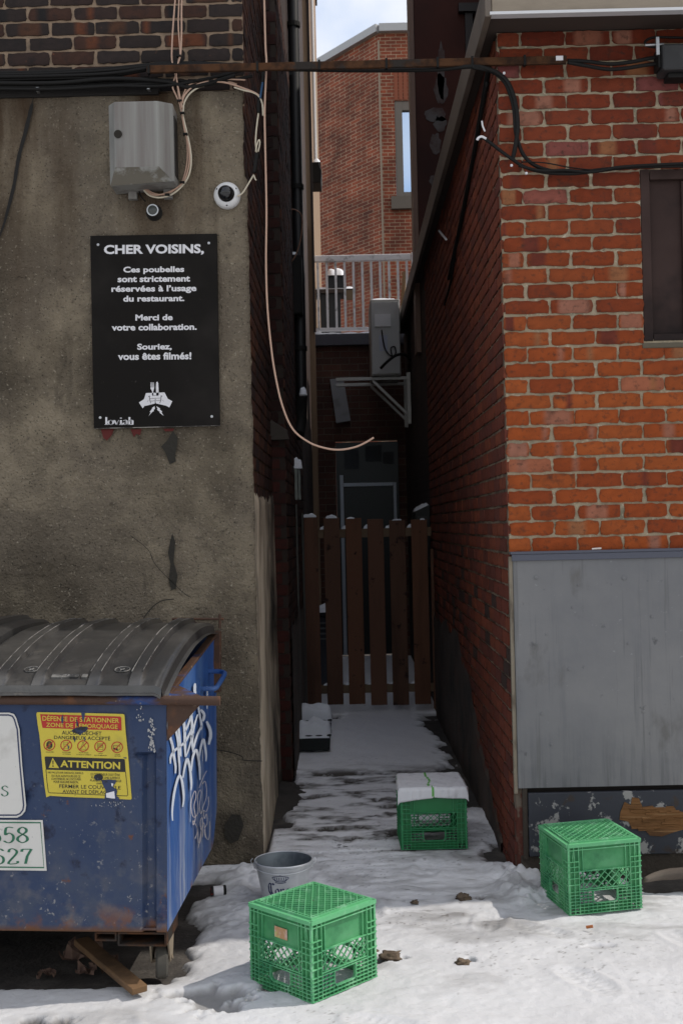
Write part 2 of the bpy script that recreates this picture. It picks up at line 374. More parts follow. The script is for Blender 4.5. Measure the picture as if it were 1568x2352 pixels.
me.polygons.foreach_set('use_smooth', [True]*len(me.polygons))
m_snow = mat('snow', (.56, .565, .58), .6, layers=[L((.43, .43, .44), 2.2, .45, .75, f=.6), L((.36, .35, .34), 55, .66, .76, f=.3), L((.88, .88, .90), 1.2, .0, .01, z=(1, 4.9, 6.2))], bump=[(260, .6, .003), (90, .4, .004), (30, .3, .006)], spec=.25)  # passage snow paler: cleaner, with missing light added in the colour
t = m_snow.node_tree; b = t.nodes['Principled BSDF']; a = t.nodes.new('ShaderNodeAttribute'); a.attribute_name = 'dirt'
mi = t.nodes.new('ShaderNodeMix'); mi.data_type = 'RGBA'; src = b.inputs['Base Color'].links[0].from_socket
t.links.new(a.outputs['Fac'], mi.inputs[0]); t.links.new(src, mi.inputs[6]); mi.inputs[7].default_value = (.085, .075, .065, 1); t.links.new(mi.outputs[2], b.inputs['Base Color'])
me.materials.append(m_snow); so_ = bpy.data.objects.new('snow', me); COL.objects.link(so_); so_['kind'] = 'structure'
m_snowcap = mat('snow_clean', (.72, .74, .78), .6, bump=[(60, .35, .006)], spec=.3)
def snow_lump(mb, cx, cy, z, rx, ry, hh, seed=0, n=14, sq=3.0, pw=2.4):
    vs = []; 
    for j in range(n+1):
        for i in range(n+1):
            u, v = 2*i/n-1, 2*j/n-1; d = min(1, (abs(u)**sq+abs(v)**sq)**(1/sq))
            q = math.sqrt(max(0, 1-d**pw)); nn = mnoise.noise(Vector((u*1.6+seed, v*1.6, seed*1.7)))
            k = 1 + .06*mnoise.noise(Vector((u*2, v*2, seed+4)))
            vs.append((cx+u*rx*k, cy+v*ry*k, z + hh*(q*(1+.45*nn)) - .004))
    mb.add(vs, [[j*(n+1)+i, j*(n+1)+i+1, (j+1)*(n+1)+i+1, (j+1)*(n+1)+i] for j in range(n) for i in range(n)])
# ---- brick palettes
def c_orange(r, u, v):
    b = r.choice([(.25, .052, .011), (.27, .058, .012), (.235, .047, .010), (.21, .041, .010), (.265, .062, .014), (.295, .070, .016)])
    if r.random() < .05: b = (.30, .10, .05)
    q = min(1, max(0, (v - .7)/1.3)); b = tuple(c*(1 - e*q) for c, e in zip(b, (.42, .50, .12)))  # upper courses darker: eave shade as well as old soot in the colour
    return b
def p_orange(r): return r.choice([None]*9 + [(.26, .10, .06), (.24, .095, .04), (.12, .025, .014), (.27, .115, .075)])
def c_soot(r, u, v):
    return r.choice([(.022, .015, .013), (.03, .017, .014), (.018, .013, .012), (.026, .018, .016), (.045, .02, .013)])
def p_soot(r): return r.choice([None, None, None, (.06, .026, .014), (.10, .032, .014), (.012, .01, .01)])
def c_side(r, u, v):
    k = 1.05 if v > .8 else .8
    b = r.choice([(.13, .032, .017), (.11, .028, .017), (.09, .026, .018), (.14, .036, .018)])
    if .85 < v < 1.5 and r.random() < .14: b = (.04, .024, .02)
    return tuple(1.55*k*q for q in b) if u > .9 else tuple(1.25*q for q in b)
def c_brown(r, u, v): return r.choice([(.05, .019, .013), (.04, .017, .012), (.062, .023, .014), (.03, .014, .011), (.075, .027, .014)])
def p_brown(r): return r.choice([None, None, None, (.10, .035, .015), (.02, .012, .01)])
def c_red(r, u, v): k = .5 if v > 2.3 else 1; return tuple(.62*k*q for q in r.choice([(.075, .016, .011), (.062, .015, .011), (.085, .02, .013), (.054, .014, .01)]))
bl_l = [L((.10, .024, .013), 2.6, .54, .76, f=.5), L((.05, .022, .014), 11, .60, .72, f=.65), L((.03, .02, .015), 40, .55, .75, f=.8), L((.27, .12, .06), 14, .68, .80, f=.35)]
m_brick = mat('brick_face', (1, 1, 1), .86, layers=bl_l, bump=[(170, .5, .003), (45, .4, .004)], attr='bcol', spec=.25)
m_bricksoot = mat('brick_soot', (1, 1, 1), .8, layers=[L((.012, .01, .01), 22, .5, .7, f=.6), L((.16, .06, .03), 30, .68, .76, f=.6)], bump=[(170, .5, .003), (45, .4, .004)], attr='bcol', spec=.25)
m_mort = mat('mortar', (.34, .28, .195), .95, layers=[L((.13, .14, .105), 7, .54, .76), L((.05, .04, .03), 18, .66, .76), L((.50, .43, .32), 60, .55, .7)], bump=[(150, .8, .004)], spec=.1)
m_mortd = mat('mortar_dark', (.24, .19, .14), .95, layers=[L((.06, .045, .036), 5, .42, .66)], bump=[(150, .8, .004)], spec=.1)
m_mortb = mat('mortar_brown', (.09, .06, .04), .95, layers=[L((.03, .022, .018), 5, .45, .7)], bump=[(150, .8, .004)], spec=.1)
m_mortbb = mat('mortar_black', (.028, .02, .016), .95)
m_dark = mat('dark_wall', (.02, .016, .014), .9)
# ---- right brick building
rb = thing('brick_building', 'orange brick building on the right with beige eave and grey lower cladding', 'building', (RX, RY, 0))
wz0, wz1, wx0 = 2.405, 3.20, 1.385
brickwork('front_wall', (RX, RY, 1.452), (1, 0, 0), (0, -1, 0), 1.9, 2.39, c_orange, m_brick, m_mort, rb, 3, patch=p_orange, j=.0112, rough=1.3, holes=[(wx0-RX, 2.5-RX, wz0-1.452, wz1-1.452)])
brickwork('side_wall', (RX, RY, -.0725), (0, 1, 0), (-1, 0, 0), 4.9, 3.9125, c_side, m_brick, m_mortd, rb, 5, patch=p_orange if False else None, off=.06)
b = MB(); b.box((RX+.03, RY+.03, -.05), (3.2, 14.15, 3.84)); obj('core_wall', b, m_dark, rb)
m_bfar_s = brickmat('shaded_brick_side', (.035, .016, .012), (.02, .011, .01), (.03, .022, .018), 1)  # brick darkened so the colour carries the gloom of the deep passage
b = MB(); b.box((RX+.004, RY+4.9, 0), (RX+.028, 14.15, 3.84)); obj('rear_side_wall', b, m_bfar_s, rb)
# cement render on the lower passage wall
m_parge = mat('dirty_render', (.075, .056, .045), .95, layers=[L((.03, .026, .024), 3, .45, .65), L((.075, .062, .053), 8, .55, .75), L((.08, .025, .016), 5, .58, .72)], bump=[(40, .6, .01), (160, .4, .004)])
pg = MB(); ny, nzz = 90, 12; vs = []
for i in range(ny+1):
    y = RY+.42 + 4.4*i/ny; top = .03 + .80*float(sst(5.5, 8.2, y)) + .09*fbm(y*2.3, 1.1) + .05*fbm(y*9, 3)
    for k in range(nzz+1):
        z = -.05 + (top+.05)*k/nzz; vs.append((RX-.016 + .006*fbm(y*4, z*4) + (.012 if k == nzz else 0), y, z))
pg.add(vs, [[i*(nzz+1)+k, (i+1)*(nzz+1)+k, (i+1)*(nzz+1)+k+1, i*(nzz+1)+k+1] for i in range(ny) for k in range(nzz)])
obj('render_skirt', pg, m_parge, rb, smooth='all')
# eave
m_fas = mat('beige_fascia', (.26, .215, .16), .55, layers=[L((.18, .145, .11), 3, .45, .7, st=(1, 1, 4))], bump=[(30, .15, .004)])
m_fas2 = mat('brown_fascia', (.12, .095, .075), .5, layers=[L((.06, .05, .042), 2.5, .45, .7)])
m_drip = mat('pale_drip_edge', (.62, .62, .63), .4, 0.2)
EX, EY, EZ = .66, 5.12, 3.815
b = MB(); b.box((EX+.03, EY, EZ+.012), (3.2, EY+.03, 4.32)); obj('fascia', b, m_fas, rb, bevel=.003)
b = MB(); b.box((EX+.02, EY-.012, EZ-.004), (3.2, EY+.034, EZ+.010)); obj('drip_edge', b, m_drip, rb, bevel=.002)
b = MB(); b.box((EX, EY-.006, EZ-.01), (EX+.028, 13.9, 3.965)); obj('side_fascia', b, m_fas2, rb, bevel=.003)
b = MB(); b.box((EX+.03, EY+.036, EZ+.03), (3.2, RY-.012, EZ+.045)); b.box((EX+.03, RY-.012, EZ+.031), (3.2, 13.9, EZ+.046)); obj('soffit', b, mat('dark_soffit', (.05, .035, .028), .8), rb)
b = MB(); b.box((1.46, 5.8, 3.95), (4.5, 11, 7.2)); obj('unseen_sun_blocker', b, mat('sun_blocker_brown', (.05, .03, .022), .7), rb)  # storey out of view, added to keep the sun off the left wall
# window with dark metal shutter
m_shut = mat('dark_brown_metal', (.040, .024, .021), .6, layers=[L((.055, .034, .030), 3, .45, .7), L((.012, .009, .009), 2.2, .5, .66, f=.8)], bump=[(60, .1, .003)], spec=.12)
b = MB(); b.box((wx0-.07, RY+.0005, wz0-.03), (wx0-.001, RY+.027, wz1+.03)); b.box((wx0, RY+.0005, wz1+.002), (2.6, RY+.027, wz1+.04)); obj('jamb_mortar', b, m_mort, rb)
wn = MB(); wn.box((wx0, RY+.028, wz0), (2.6, RY+.05, wz1))
wo = obj('window', wn, m_shut, rb)
fr = MB(); fr.box((wx0, RY-.004, wz0+.004), (wx0+.042, RY+.026, wz1-.004)); fr.box((wx0+.044, RY-.003, wz1-.05), (2.6, RY+.026, wz1-.005)); fr.box((wx0+.044, RY-.002, wz0+.005), (2.6, RY+.026, wz0+.035))
fr.box((wx0+.19, RY+.008, wz0+.04), (wx0+.235, RY+.027, wz1-.055))
obj('frame', fr, m_shut, wo, bevel=.003)
sl_ = MB(); sl_.box((wx0-.01, RY-.012, wz0-.03), (2.6, RY+.02, wz0-.006)); obj('sill', sl_, mat('stone_sill', (.10, .085, .06), .9, bump=[(60, .5, .006)]), wo, bevel=.005)
# grey cladding sheet, peeling board, timber at the bottom
m_grey = mat('grey_painted_sheet', (.175, .174, .175), .5, layers=[L((.125, .128, .137), 1.6, .4, .7), L((.105, .108, .115), 26, .56, .75, st=(1, 1, .05), f=.55), L((.08, .08, .085), 11, .66, .74), L((.24, .24, .245), 34, .68, .74, f=.8), L((.10, .095, .09), 5, .60, .70, st=(1, 1, .5), f=.7), L((.08, .082, .088), 30, .50, .64, st=(1, 1, .06), z=(2, .70, .40), f=.6), L((.10, .10, .10), 45, .60, .68, st=(1, 1, .03), f=.6)], bump=[(40, .2, .003, (1, 1, .2)), (4, .25, .03), (12, .15, .01)], spec=.35)
px0, px1, pz0, pz1 = RX+.012, 2.7, .385, 1.447
pn = MB(); nx, nz_ = 70, 40; vs = []
for k in range(nz_+1):
    for i in range(nx+1):
        x = px0 + (px1-px0)*i/nx; z = pz0 + (pz1-pz0)*k/nz_; vs.append((x, RY-.026 + .0035*fbm(x*2.2, z*2.2, 3) , z))
pn.add(vs, [[k*(nx+1)+i, k*(nx+1)+i+1, (k+1)*(nx+1)+i+1, (k+1)*(nx+1)+i] for k in range(nz_) for i in range(nx)])
pn.box((px0, RY-.024, pz0), (px1, RY-.004, pz1))
kp = obj('grey_cladding', pn, m_grey, rb, smooth=True)
ed = MB(); ed.box((px0-.018, RY-.022, .36), (px0-.002, RY-.0, pz1-.01)); obj('edge_trim', ed, mat('weathered_trim', (.21, .18, .135), .9, layers=[L((.07, .055, .04), 16, .48, .66, st=(1, 1, .3))], bump=[(50, .6, .006)]), rb)
ld = MB(); ld.box((px0-.012, RY-.038, pz1), (px1, RY-.003, pz1+.012)); ld.box((px0-.006, RY-.036, pz1-.03), (px1, RY-.0285, pz1-.001)); obj('cladding_ledge', ld, mat('blue_grey_ledge', (.075, .08, .105), .6, bump=[(30, .3, .004)]), rb, bevel=.002)
nl = MB()
for (x, z, r) in [(.86, 1.34, .008), (1.05, 1.30, .006), (1.26, 1.33, .012), (.9, 1.08, .006), (1.02, 1.2, .005), (1.38, 1.15, .006), (1.27, 1.03, .006), (.87, .72, .007), (.91, .58, .007), (1.33, .72, .008), (1.36, .62, .006), (1.0, .92, .008)]:
    nl.lathe([(r, 0), (r*.9, .002), (r*.3, .003), (0, .003)], 10, Matrix.Translation((x, RY-.0275, z)) @ Matrix.Rotation(math.pi/2, 4, 'X'))
pieces('screw_head', nl, m_grey, kp, smooth=True)
m_navy = mat('peeling_navy_board', (.026, .029, .038), .65, layers=[L((.24, .235, .225), 9, .545, .57, d=8, r=.65), L((.09, .065, .045), 4, .62, .66, d=7), L((.035, .025, .02), 14, .62, .7)], bump=[(9, .8, .004), (60, .3, .003)])
bx0 = RX+.055
nb = MB(); nb.box((bx0, RY-.03, .075), (1.9, RY-.006, .362)); nv = obj('peeling_board', nb, m_navy, rb, bevel=.004)
m_rot = mat('rotten_wood', (.16, .075, .026), .95, layers=[L((.045, .022, .01), 8, .45, .6, st=(.15, 1, 1.6)), L((.26, .15, .07), 20, .56, .7, st=(.12, 1, 2))], bump=[(18, 1, .03, (.2, 1, 1.5))])
rt = MB(); pts = [(1.235, .315), (1.262, .30), (1.27, .335), (1.30, .33), (1.315, .29), (1.36, .295), (1.39, .272), (1.45, .278), (1.5, .262), (1.55, .28), (1.6, .26), (1.6, .20), (1.52, .19), (1.45, .172), (1.40, .155), (1.345, .16), (1.325, .185), (1.29, .19), (1.262, .2), (1.25, .225), (1.21, .235), (1.215, .27)]
rt.prism([(x, RY-.034, z) for x, z in pts], (0, .003, 0))
for i in range(26):
    x = random.uniform(1.28, 1.48); z = random.uniform(.18, .29); l_ = random.uniform(.03, .09)
    rt.hexa([Vector((x+dx*l_, RY-.034-.006*dy*random.uniform(.3, 1), z+dz_*.009)) for dz_ in (-.5, .5) for dx, dy in ((-.5, 1), (.5, 1), (.5, 0), (-.5, 0))])
obj('rotten_patch', rt, m_rot, nv)
b = MB(); b.box((RX+.03, RY-.022, .06), (bx0-.002, RY-.004, .385)); b.box((RX+.02, RY-.012, -.05), (2.2, RY+.02, .072)); obj('base_timber', b, mat('old_timber', (.045, .036, .028), .95, layers=[L((.12, .10, .08), 12, .55, .7)], bump=[(40, .8, .01)]), rb, bevel=.004)
b = MB(); b.box((RX+.001, RY+.004, -.05), (RX+.032, RY+.03, 1.452)); obj('corner_wall', b, mat('corner_brick', (.10, .03, .02), .9, layers=[L((.16, .13, .10), 9, .52, .6)]), rb)
# ---- left building, stucco below and sooty brick above
lb = thing('stucco_building', 'soot stained left building with grey stucco below dark brick', 'building', (LX, LY, 0))
m_stuc = mat('grey_stucco', (.150, .124, .093), .95, layers=[
    L((.235, .195, .14), 1.5, .47, .60, d=9, r=.65), L((.045, .036, .026), .9, .47, .64, d=8, f=.8), L((.065, .053, .04), 4.5, .53, .70, d=7, f=.4), L((.045, .037, .03), 5, .62, .72, st=(1, 1, .25), f=.6), L((.05, .042, .033), 26, .58, .70, d=6, f=.45), L((.30, .26, .20), 75, .62, .70, d=3, f=.8), L((.02, .018, .015), 100, .62, .70, d=2, f=.8),
    L((.055, .034, .02), 3, .42, .60, st=(1, 1, .10), z=(2, 2.3, 3.6)), L((.20, .15, .10), 4, .56, .68, st=(1, 1, .12), z=(2, 2.3, 3.6), f=.6), L((.035, .03, .026), 2, .42, .6, z=(2, .9, .1), f=.8)], bump=[(95, .9, .012), (36, .8, .014), (6, .5, .03)], spec=.15)
st = MB(); nx, nz_ = 140, 200; ztop = 3.725; x0 = -2.6; vs = []
for k in range(nz_+1):
    z = -.05 + (ztop+.05)*k/nz_; xe = LX + .006*fbm(z*6, 2.) + .004*fbm(z*31, 5.) + (.010*(1-z/1.2) if z < 1.2 else 0) + (-.012 if z > 3.3 else 0)
    for i in range(nx+1):
        x = x0 + (xe-x0)*i/nx; e = .012 if i == nx else (.004 if i == nx-1 else 0)
        vs.append((x, LY + e + .006*fbm(x*3, z*3) + .003*fbm(x*14, z*14), z + (.012*fbm(x*8, 9.) if k == nz_ else 0)))
    vs.append((xe-.004, LY+.04, z))
n_ = nx+2
st.add(vs, [[k*n_+i, k*n_+i+1, (k+1)*n_+i+1, (k+1)*n_+i] for k in range(nz_) for i in range(n_-1)])
st.quad((x0, LY, ztop), (LX-.012, LY, ztop), (LX-.012, LY+.05, ztop), (x0, LY+.05, ztop))
obj('stucco_wall', st, m_stuc, lb, smooth='all')
brickwork('brick_wall', (-2.35, LY+.03, 3.66), (1, 0, 0), (0, -1, 0), 2.35+LX-.006, 1.16, c_soot, m_bricksoot, mat('mortar_tan', (.27, .195, .135), .95, layers=[L((.10, .075, .055), 7, .52, .75)], bump=[(150, .8, .004)]), lb, 11, patch=p_soot, bl=.2205, course=.0724, off=.08, rough=1.2)
brickwork('side_wall', (LX-.018, LY+.035, 1.45), (0, 1, 0), (1, 0, 0), 1.72, 3.4, c_brown, m_bricksoot, m_mortb, lb, 13, patch=p_brown, bl=.2205, course=.0724)
b = MB(); b.box((-4, LY+.05, -.05), (LX-.05, 7.38, 4.8)); obj('core_wall', b, m_dark, lb)
m_ret = mat('lit_pale_cement', (.58, .49, .37), .95, layers=[L((.30, .24, .18), 4, .45, .68, st=(1, 1, .45)), L((.55, .5, .42), 6, .64, .7, st=(1, 1, .3)), L((.05, .042, .035), 3, .5, .7, st=(1, 1, .5)), L((.045, .04, .034), 2, .35, .6, z=(1, .5, 1.3))], bump=[(70, .7, .008), (12, .5, .015)], spec=.15)  # paler than the stucco: light on this side face put into the colour
rt_ = MB(); ny, nzz = 60, 60; vs = []
for i in range(ny+1):
    y = LY+.03 + 1.7*i/ny; top = 1.76 + .05*fbm(y*5, 1.) + .07*fbm(y*26, 4.)
    for k in range(nzz+1):
        z = -.05 + (top+.05)*k/nzz; fl = .02*max(0, 1-z/1.0)
        vs.append((LX-.004 + fl*.6 + .006*fbm(y*3, z*3, 5) - (.012 if k == nzz else 0), y, z))
rt_.add(vs, [[i*(nzz+1)+k, (i+1)*(nzz+1)+k, (i+1)*(nzz+1)+k+1, i*(nzz+1)+k+1] for i in range(ny) for k in range(nzz)])
obj('cement_return', rt_, m_ret, lb, smooth='all')
# stains and damage on the stucco, thin real patches
fS = lambda x, y: onplane(x, y, Vector((0, LY-.010, 0)), Vector((0, -1, 0)))
sp = MB(); poly_on(sp, [(398, 990), (409, 1006), (406, 1030), (402, 1045), (404, 1060), (390, 1066), (384, 1050), (378, 1035), (370, 1026), (384, 1012), (390, 1002)], fS)
poly_on(sp, [(396, 1225), (403, 1245), (399, 1290), (408, 1320), (404, 1352), (394, 1356), (388, 1330), (392, 1296), (386, 1270), (391, 1244)], fS)
poly_on(sp, [(515, 1895), (533, 1870), (552, 1872), (560, 1895), (548, 1930), (530, 1938), (517, 1925)], fS)
pieces('missing_render', sp, mat('bare_patch', (.028, .025, .02), .95, bump=[(60, .6, .01)]), lb)
sp = MB(); 
for p in ([(232, 986), (262, 985), (258, 998), (246, 1012), (238, 1006)], [(300, 986), (326, 985), (322, 1000), (314, 996), (308, 1004)], [(375, 985), (400, 984), (398, 990), (380, 991)]): poly_on(sp, p, fS)
pieces('red_paint', sp, mat('red_overspray', (.10, .018, .015), .9), lb)
cr = MB(); ribbon_on(cr, sm2([(78, 222), (72, 250), (60, 300), (44, 360), (34, 420), (22, 470), (8, 520), (-12, 570)]), [2]*4+[7, 8, 9, 8, 9, 10, 9, 8, 9, 8, 8, 9, 8, 8, 9, 8, 7, 8, 8, 8, 8, 7, 7, 7, 6, 5, 5, 4, 4, 4, 3, 3], fS)
ribbon_on(cr, sm2([(498, 1722), (530, 1728), (556, 1738), (560, 1746), (602, 1748)]), 2, fS); ribbon_on(cr, sm2([(300, 1230), (340, 1262), (360, 1300), (420, 1360), (440, 1372)]), 1.2, fS)
ribbon_on(cr, sm2([(330, 1420), (350, 1395), (372, 1380), (400, 1376)]), 2, fS)
pieces('crack', cr, mat('crack_black', (.012, .011, .01), .9), lb)
# ---- second building on the left, steps into the passage
b2 = thing('red_brick_building', 'narrow dark red brick building stepping into the passage on the left', 'building', (-.37, 7.4, 0))
brickwork('front_wall', (-.47, 7.4, -.0725), (1, 0, 0), (0, -1, 0), .10, 5.2, c_red, m_bricksoot, m_mortbb, b2, 21, off=-.06, j=.008, bl=.26)
brickwork('side_wall', (-.37, 7.405, 0), (0, 1, 0), (1, 0, 0), 3.0, 5.2, c_brown, m_bricksoot, m_mortbb, b2, 23, off=.05, j=.009)
m_bside = brickmat('brown_brick_side', (.05, .026, .019), (.032, .017, .014), (.05, .036, .027), 1)
b = MB(); b.box((-3, 7.43, 0), (-.40, 13.95, 5.2)); obj('core_wall', b, m_dark, b2)
b = MB(); b.box((-.402, 10.41, 0), (-.374, 13.95, 5.2)); b.box((-.402, 7.44, 5.22), (-.374, 13.95, 8.6)); b.box((-.50, 7.40, 5.22), (-.41, 7.43, 8.6)); obj('rear_side_wall', b, m_bside, b2)
b = MB(); b.prism([(-.47, 7.34, 2.28), (-.35, 7.34, 2.20), (-.34, 7.34, 2.14), (-.47, 7.34, 2.14)], (0, .055, 0)); obj('stone_ledge', b, mat('dark_stone', (.05, .042, .035), .9, bump=[(40, .5, .006)]), b2, bevel=.004)
cm = MB(); vs = []
for i in range(31):
    y = 7.47+2.2*i/30; top = .95+.12*fbm(y*3, 2)
    for k in range(9): vs.append((-.355+.004*fbm(y*6, k), y, -.05+(top+.05)*k/8))
cm.add(vs, [[i*9+k, (i+1)*9+k, (i+1)*9+k+1, i*9+k+1] for i in range(30) for k in range(8)])
obj('render_skirt', cm, m_parge, b2, smooth='all')
# ---- third building on the left, behind the terrace
b3 = thing('wood_clad_building', 'tall tan clad wall beyond the dark left walls catching sun', 'building', (-.31, 14, 0))
m_tan = mat('tan_cladding', (.30, .20, .125), .8, layers=[L((.16, .10, .06), 3, .45, .7, st=(1, 1, .1))], bump=[(20, .4, .01, (1, 1, .1))])
b = MB(); b.box((-3, 14.0, 0), (-.31, 20.0, 10.5)); obj('wall', b, m_tan, b3)
b = MB(); b.box((-.325, 13.96, 3.9), (-.295, 13.995, 10.6)); obj('corner_board', b, mat('dark_board', (.03, .02, .016), .7), b3)
b = MB(); b.box((-.4, 13.97, 10.5), (-.28, 20.05, 10.6)); obj('roof_edge', b, mat('dark_metal_edge', (.03, .03, .032), .5), b3)
# ---- terrace wall closing the passage
tb = thing('terrace_building', 'dark brick wall with doorway closing the passage under a terrace', 'building', (.2, 14.2, 0))
m_bback = brickmat('dark_brick_back', (.085, .034, .022), (.055, .024, .018), (.10, .078, .06), 0, bw=.215, bh=.077)
DX0, DX1 = -.10, .66
b = MB(); b.box((-.5, 14.2, 0), (DX0, 14.5, 3.76)); b.box((DX1, 14.2, 0), (1.1, 14.5, 3.76)); b.box((DX0, 14.2, 2.62), (DX1, 14.5, 3.76)); obj('wall', b, m_bback, tb)
b = MB(); b.box((-.5, 14.12, 3.76), (1.1, 18.5, 3.90)); obj('terrace_slab', b, mat('slate_coping', (.06, .06, .075), .7, bump=[(20, .3, .01)]), tb, bevel=.006)
sc_ = MB(); 
for i, (a, w_) in enumerate([(-.33, .12), (-.12, .15), (.12, .14), (.34, .14), (.55, .12), (.7, .08)]): snow_lump(sc_, a, 14.22, 3.90, w_, .10, .05 if i == 0 else .028, i, sq=5)
obj('snow_cap', sc_, m_snowcap, tb, smooth='all')
dr = MB(); dr.box((DX0+.002, 14.30, .02), (DX1-.002, 14.36, 2.60)); do = obj('door', dr, mat('black_green_door', (.008, .011, .012), .35), tb)
fr = MB(); m_alu = mat('pale_metal', (.42, .45, .50), .45, .3)
fx0, fx1 = DX0+.045, DX1-.07
fr.box((fx0, 14.25, .02), (fx0+.042, 14.298, 2.20)); fr.box((fx1, 14.25, .02), (fx1+.036, 14.298, 2.10)); fr.box((fx0+.044, 14.252, 2.06), (fx1-.002, 14.296, 2.102)); obj('frame', fr, m_alu, do, bevel=.003)
nt_ = MB(); 
for (x, y, w_, h_) in [(790, 1034, 34, 44), (838, 1024, 38, 36), (878, 1038, 26, 28)]: p = P(x, y, 14.29); nt_.box((p.x, 14.288, p.z-h_/190), (p.x+w_/190, 14.298, p.z))
obj('notices', nt_, mat('dim_paper', (.05, .055, .06), .8), do)
# ---- far brick building
fb = thing('far_brick_building', 'sunlit red brick building with angled corner and pale coping at the far end', 'building', (.9, 26, 0))
m_bf1 = brickmat('red_brick_front', (.27, .064, .028), (.15, .038, .02), (.36, .25, .165), 0, bw=.23, bh=.078, ms=.017, layers=())
CO = P(868, 66, 26); CL = P(738, 128, 27.8); CR = P(1010, 62, 26)
zt = CO.z; 
fdir = Vector((CL.x-CO.x, CL.y-CO.y, 0)).normalized(); LP = CO + fdir*3.2; LP.z = 0
f1 = MB(); f1.quad((LP.x, LP.y, 0), (CO.x, CO.y, 0), (CO.x, CO.y, zt-.10), (LP.x, LP.y, zt-.10)); f1.quad((LP.x, LP.y, 0), (LP.x, LP.y+4, 0), (LP.x, LP.y+4, zt-.10), (LP.x, LP.y, zt-.10)); obj('angled_wall', f1, m_bf1, fb, recalc=False)
W0, W1 = P(905, 232, 26), P(960, 452, 26)
f2 = MB(); x0, x1 = CO.x, 4.0
for (a, b_, c, d) in [(x0, W0.x, 0, zt-.10), (W0.x, x1, W0.z, zt-.10), (W0.x, x1, 0, W1.z)]: f2.quad((a, 26, c), (b_, 26, c), (b_, 26, d), (a, 26, d))
obj('front_wall', f2, m_bf1, fb, recalc=False)
cpg = MB(); nrm = Vector((-fdir.y, fdir.x, 0)); nrm = nrm if nrm.y < 0 else -nrm
cpg.hexa([Vector((p.x, p.y, z)) + q*.12 for z in (zt-.10, zt+.07) for p, q in ((LP, nrm), (CO, (nrm+Vector((0, -1, 0))).normalized()*1.05), (CO, -nrm), (LP, -nrm))])
cpg.box((CO.x+.015, 25.87, zt-.10), (4, 26.2, zt+.07)); obj('coping', cpg, mat('pale_coping', (.42, .42, .42), .5, .1), fb)
b = MB(); b.box((CO.x-.02, 25.985, 0), (CO.x+.02, 26.01, zt-.26)); obj('corner_joint', b, mat('pale_joint', (.30, .24, .18), .9), fb)
wn = MB(); wn.box((W0.x+.1, 26.1, W1.z+.1), (x1, 26.14, W0.z-.1)); wo = obj('window', wn, mat('sky_glass', (.62, .70, .80), .03, 1.0), fb)
fr = MB(); fr.box((W0.x+.005, 26.02, W1.z), (W0.x+.17, 26.09, W0.z-.005)); fr.box((W0.x+.172, 26.022, W0.z-.2), (x1, 26.09, W0.z-.006)); fr.box((W0.x+.172, 26.022, W1.z+.002), (x1, 26.09, W1.z+.12)); obj('frame', fr, mat('taupe_frame', (.14, .12, .10), .6), wo)
b = MB(); b.box((W0.x-.12, 25.88, W1.z-.28), (x1, 26.1, W1.z-.004)); obj('sill', b, mat('grey_sill', (.13, .11, .09), .9), wo)
b = MB(); z0 = W0.z+.02
for i in range(14): b.box((W0.x+i*.105, 25.985, z0), (W0.x+i*.105+.085, 25.999, z0+.62))
obj('lintel_bricks', b, mat('lintel_red', (.24, .075, .04), .9), wo)
b = MB(); b.box((LP.x, LP.y+.5, zt-.6), (4, 34, zt-.5)); obj('roof', b, m_dark, fb)
# ---- brown building above the right eave
bb = thing('brown_building', 'dark maroon clad building rising behind the right eave', 'building', (.66, 11, 0))
m_mar = mat('maroon_panels', (.062, .020, .015), .6, layers=[L((.034, .013, .011), 1.2, .4, .7)], bump=[(3, .1, .02)], spec=.12)
WA, WB = P(1071, 33, 11), P(1100, 134, 11); BX0 = P(944, 300, 11).x
b = MB()
for (a, b_, c, d) in [(BX0+.05, WA.x, 0, 9.6), (WA.x, 4, WA.z, 9.6), (WA.x, 4, 0, WB.z)]: b.box((a+.0005, 11.0, c+.0005), (b_, 11.3, d))
obj('wall', b, m_mar, bb)
b = MB(); b.box((BX0, 10.985, 3.2), (BX0+.045, 11.25, 9.6)); obj('corner_trim', b, mat('brown_trim', (.16, .085, .055), .5, layers=[L((.08, .04, .03), 3, .4, .7, st=(1, 1, .1))]), bb)
wn = MB(); wn.box((WA.x+.04, 11.1, WB.z), (4, 11.14, WA.z)); wo = obj('window', wn, mat('blue_glass', (.4, .45, .55), .05, .9), bb)
fr = MB(); fr.box((WA.x-.02, 10.96, WB.z), (WA.x+.05, 11.09, WA.z)); fr.box((WA.x-.08, 10.93, WA.z+.002), (4, 11.09, WA.z+.08)); obj('frame', fr, mat('black_frame', (.015, .01, .01), .5), wo)
# worn grey smears on the maroon panels
fM = lambda x, y: onplane(x, y, Vector((0, 10.994, 0)), Vector((0, -1, 0)))
rs = random.Random(4); sm = MB()
def smear(cx, cy, w_, h_):
    n = 18; poly_on(sm, [(cx + w_*math.cos(2*math.pi*i/n)*rs.uniform(.7, 1.1), cy + h_*math.sin(2*math.pi*i/n)*rs.uniform(.75, 1.1)) for i in range(n)], fM)
for a in [(1013, 165, 9, 75), (1012, 205, 16, 40), (1000, 262, 30, 18), (1010, 285, 16, 20), (1000, 330, 13, 26), (994, 415, 9, 14)]: smear(*a)
pieces('grey_smear', sm, mat('smear', (.085, .075, .075), .6, layers=[L((.05, .022, .018), 6, .42, .6)]), bb)
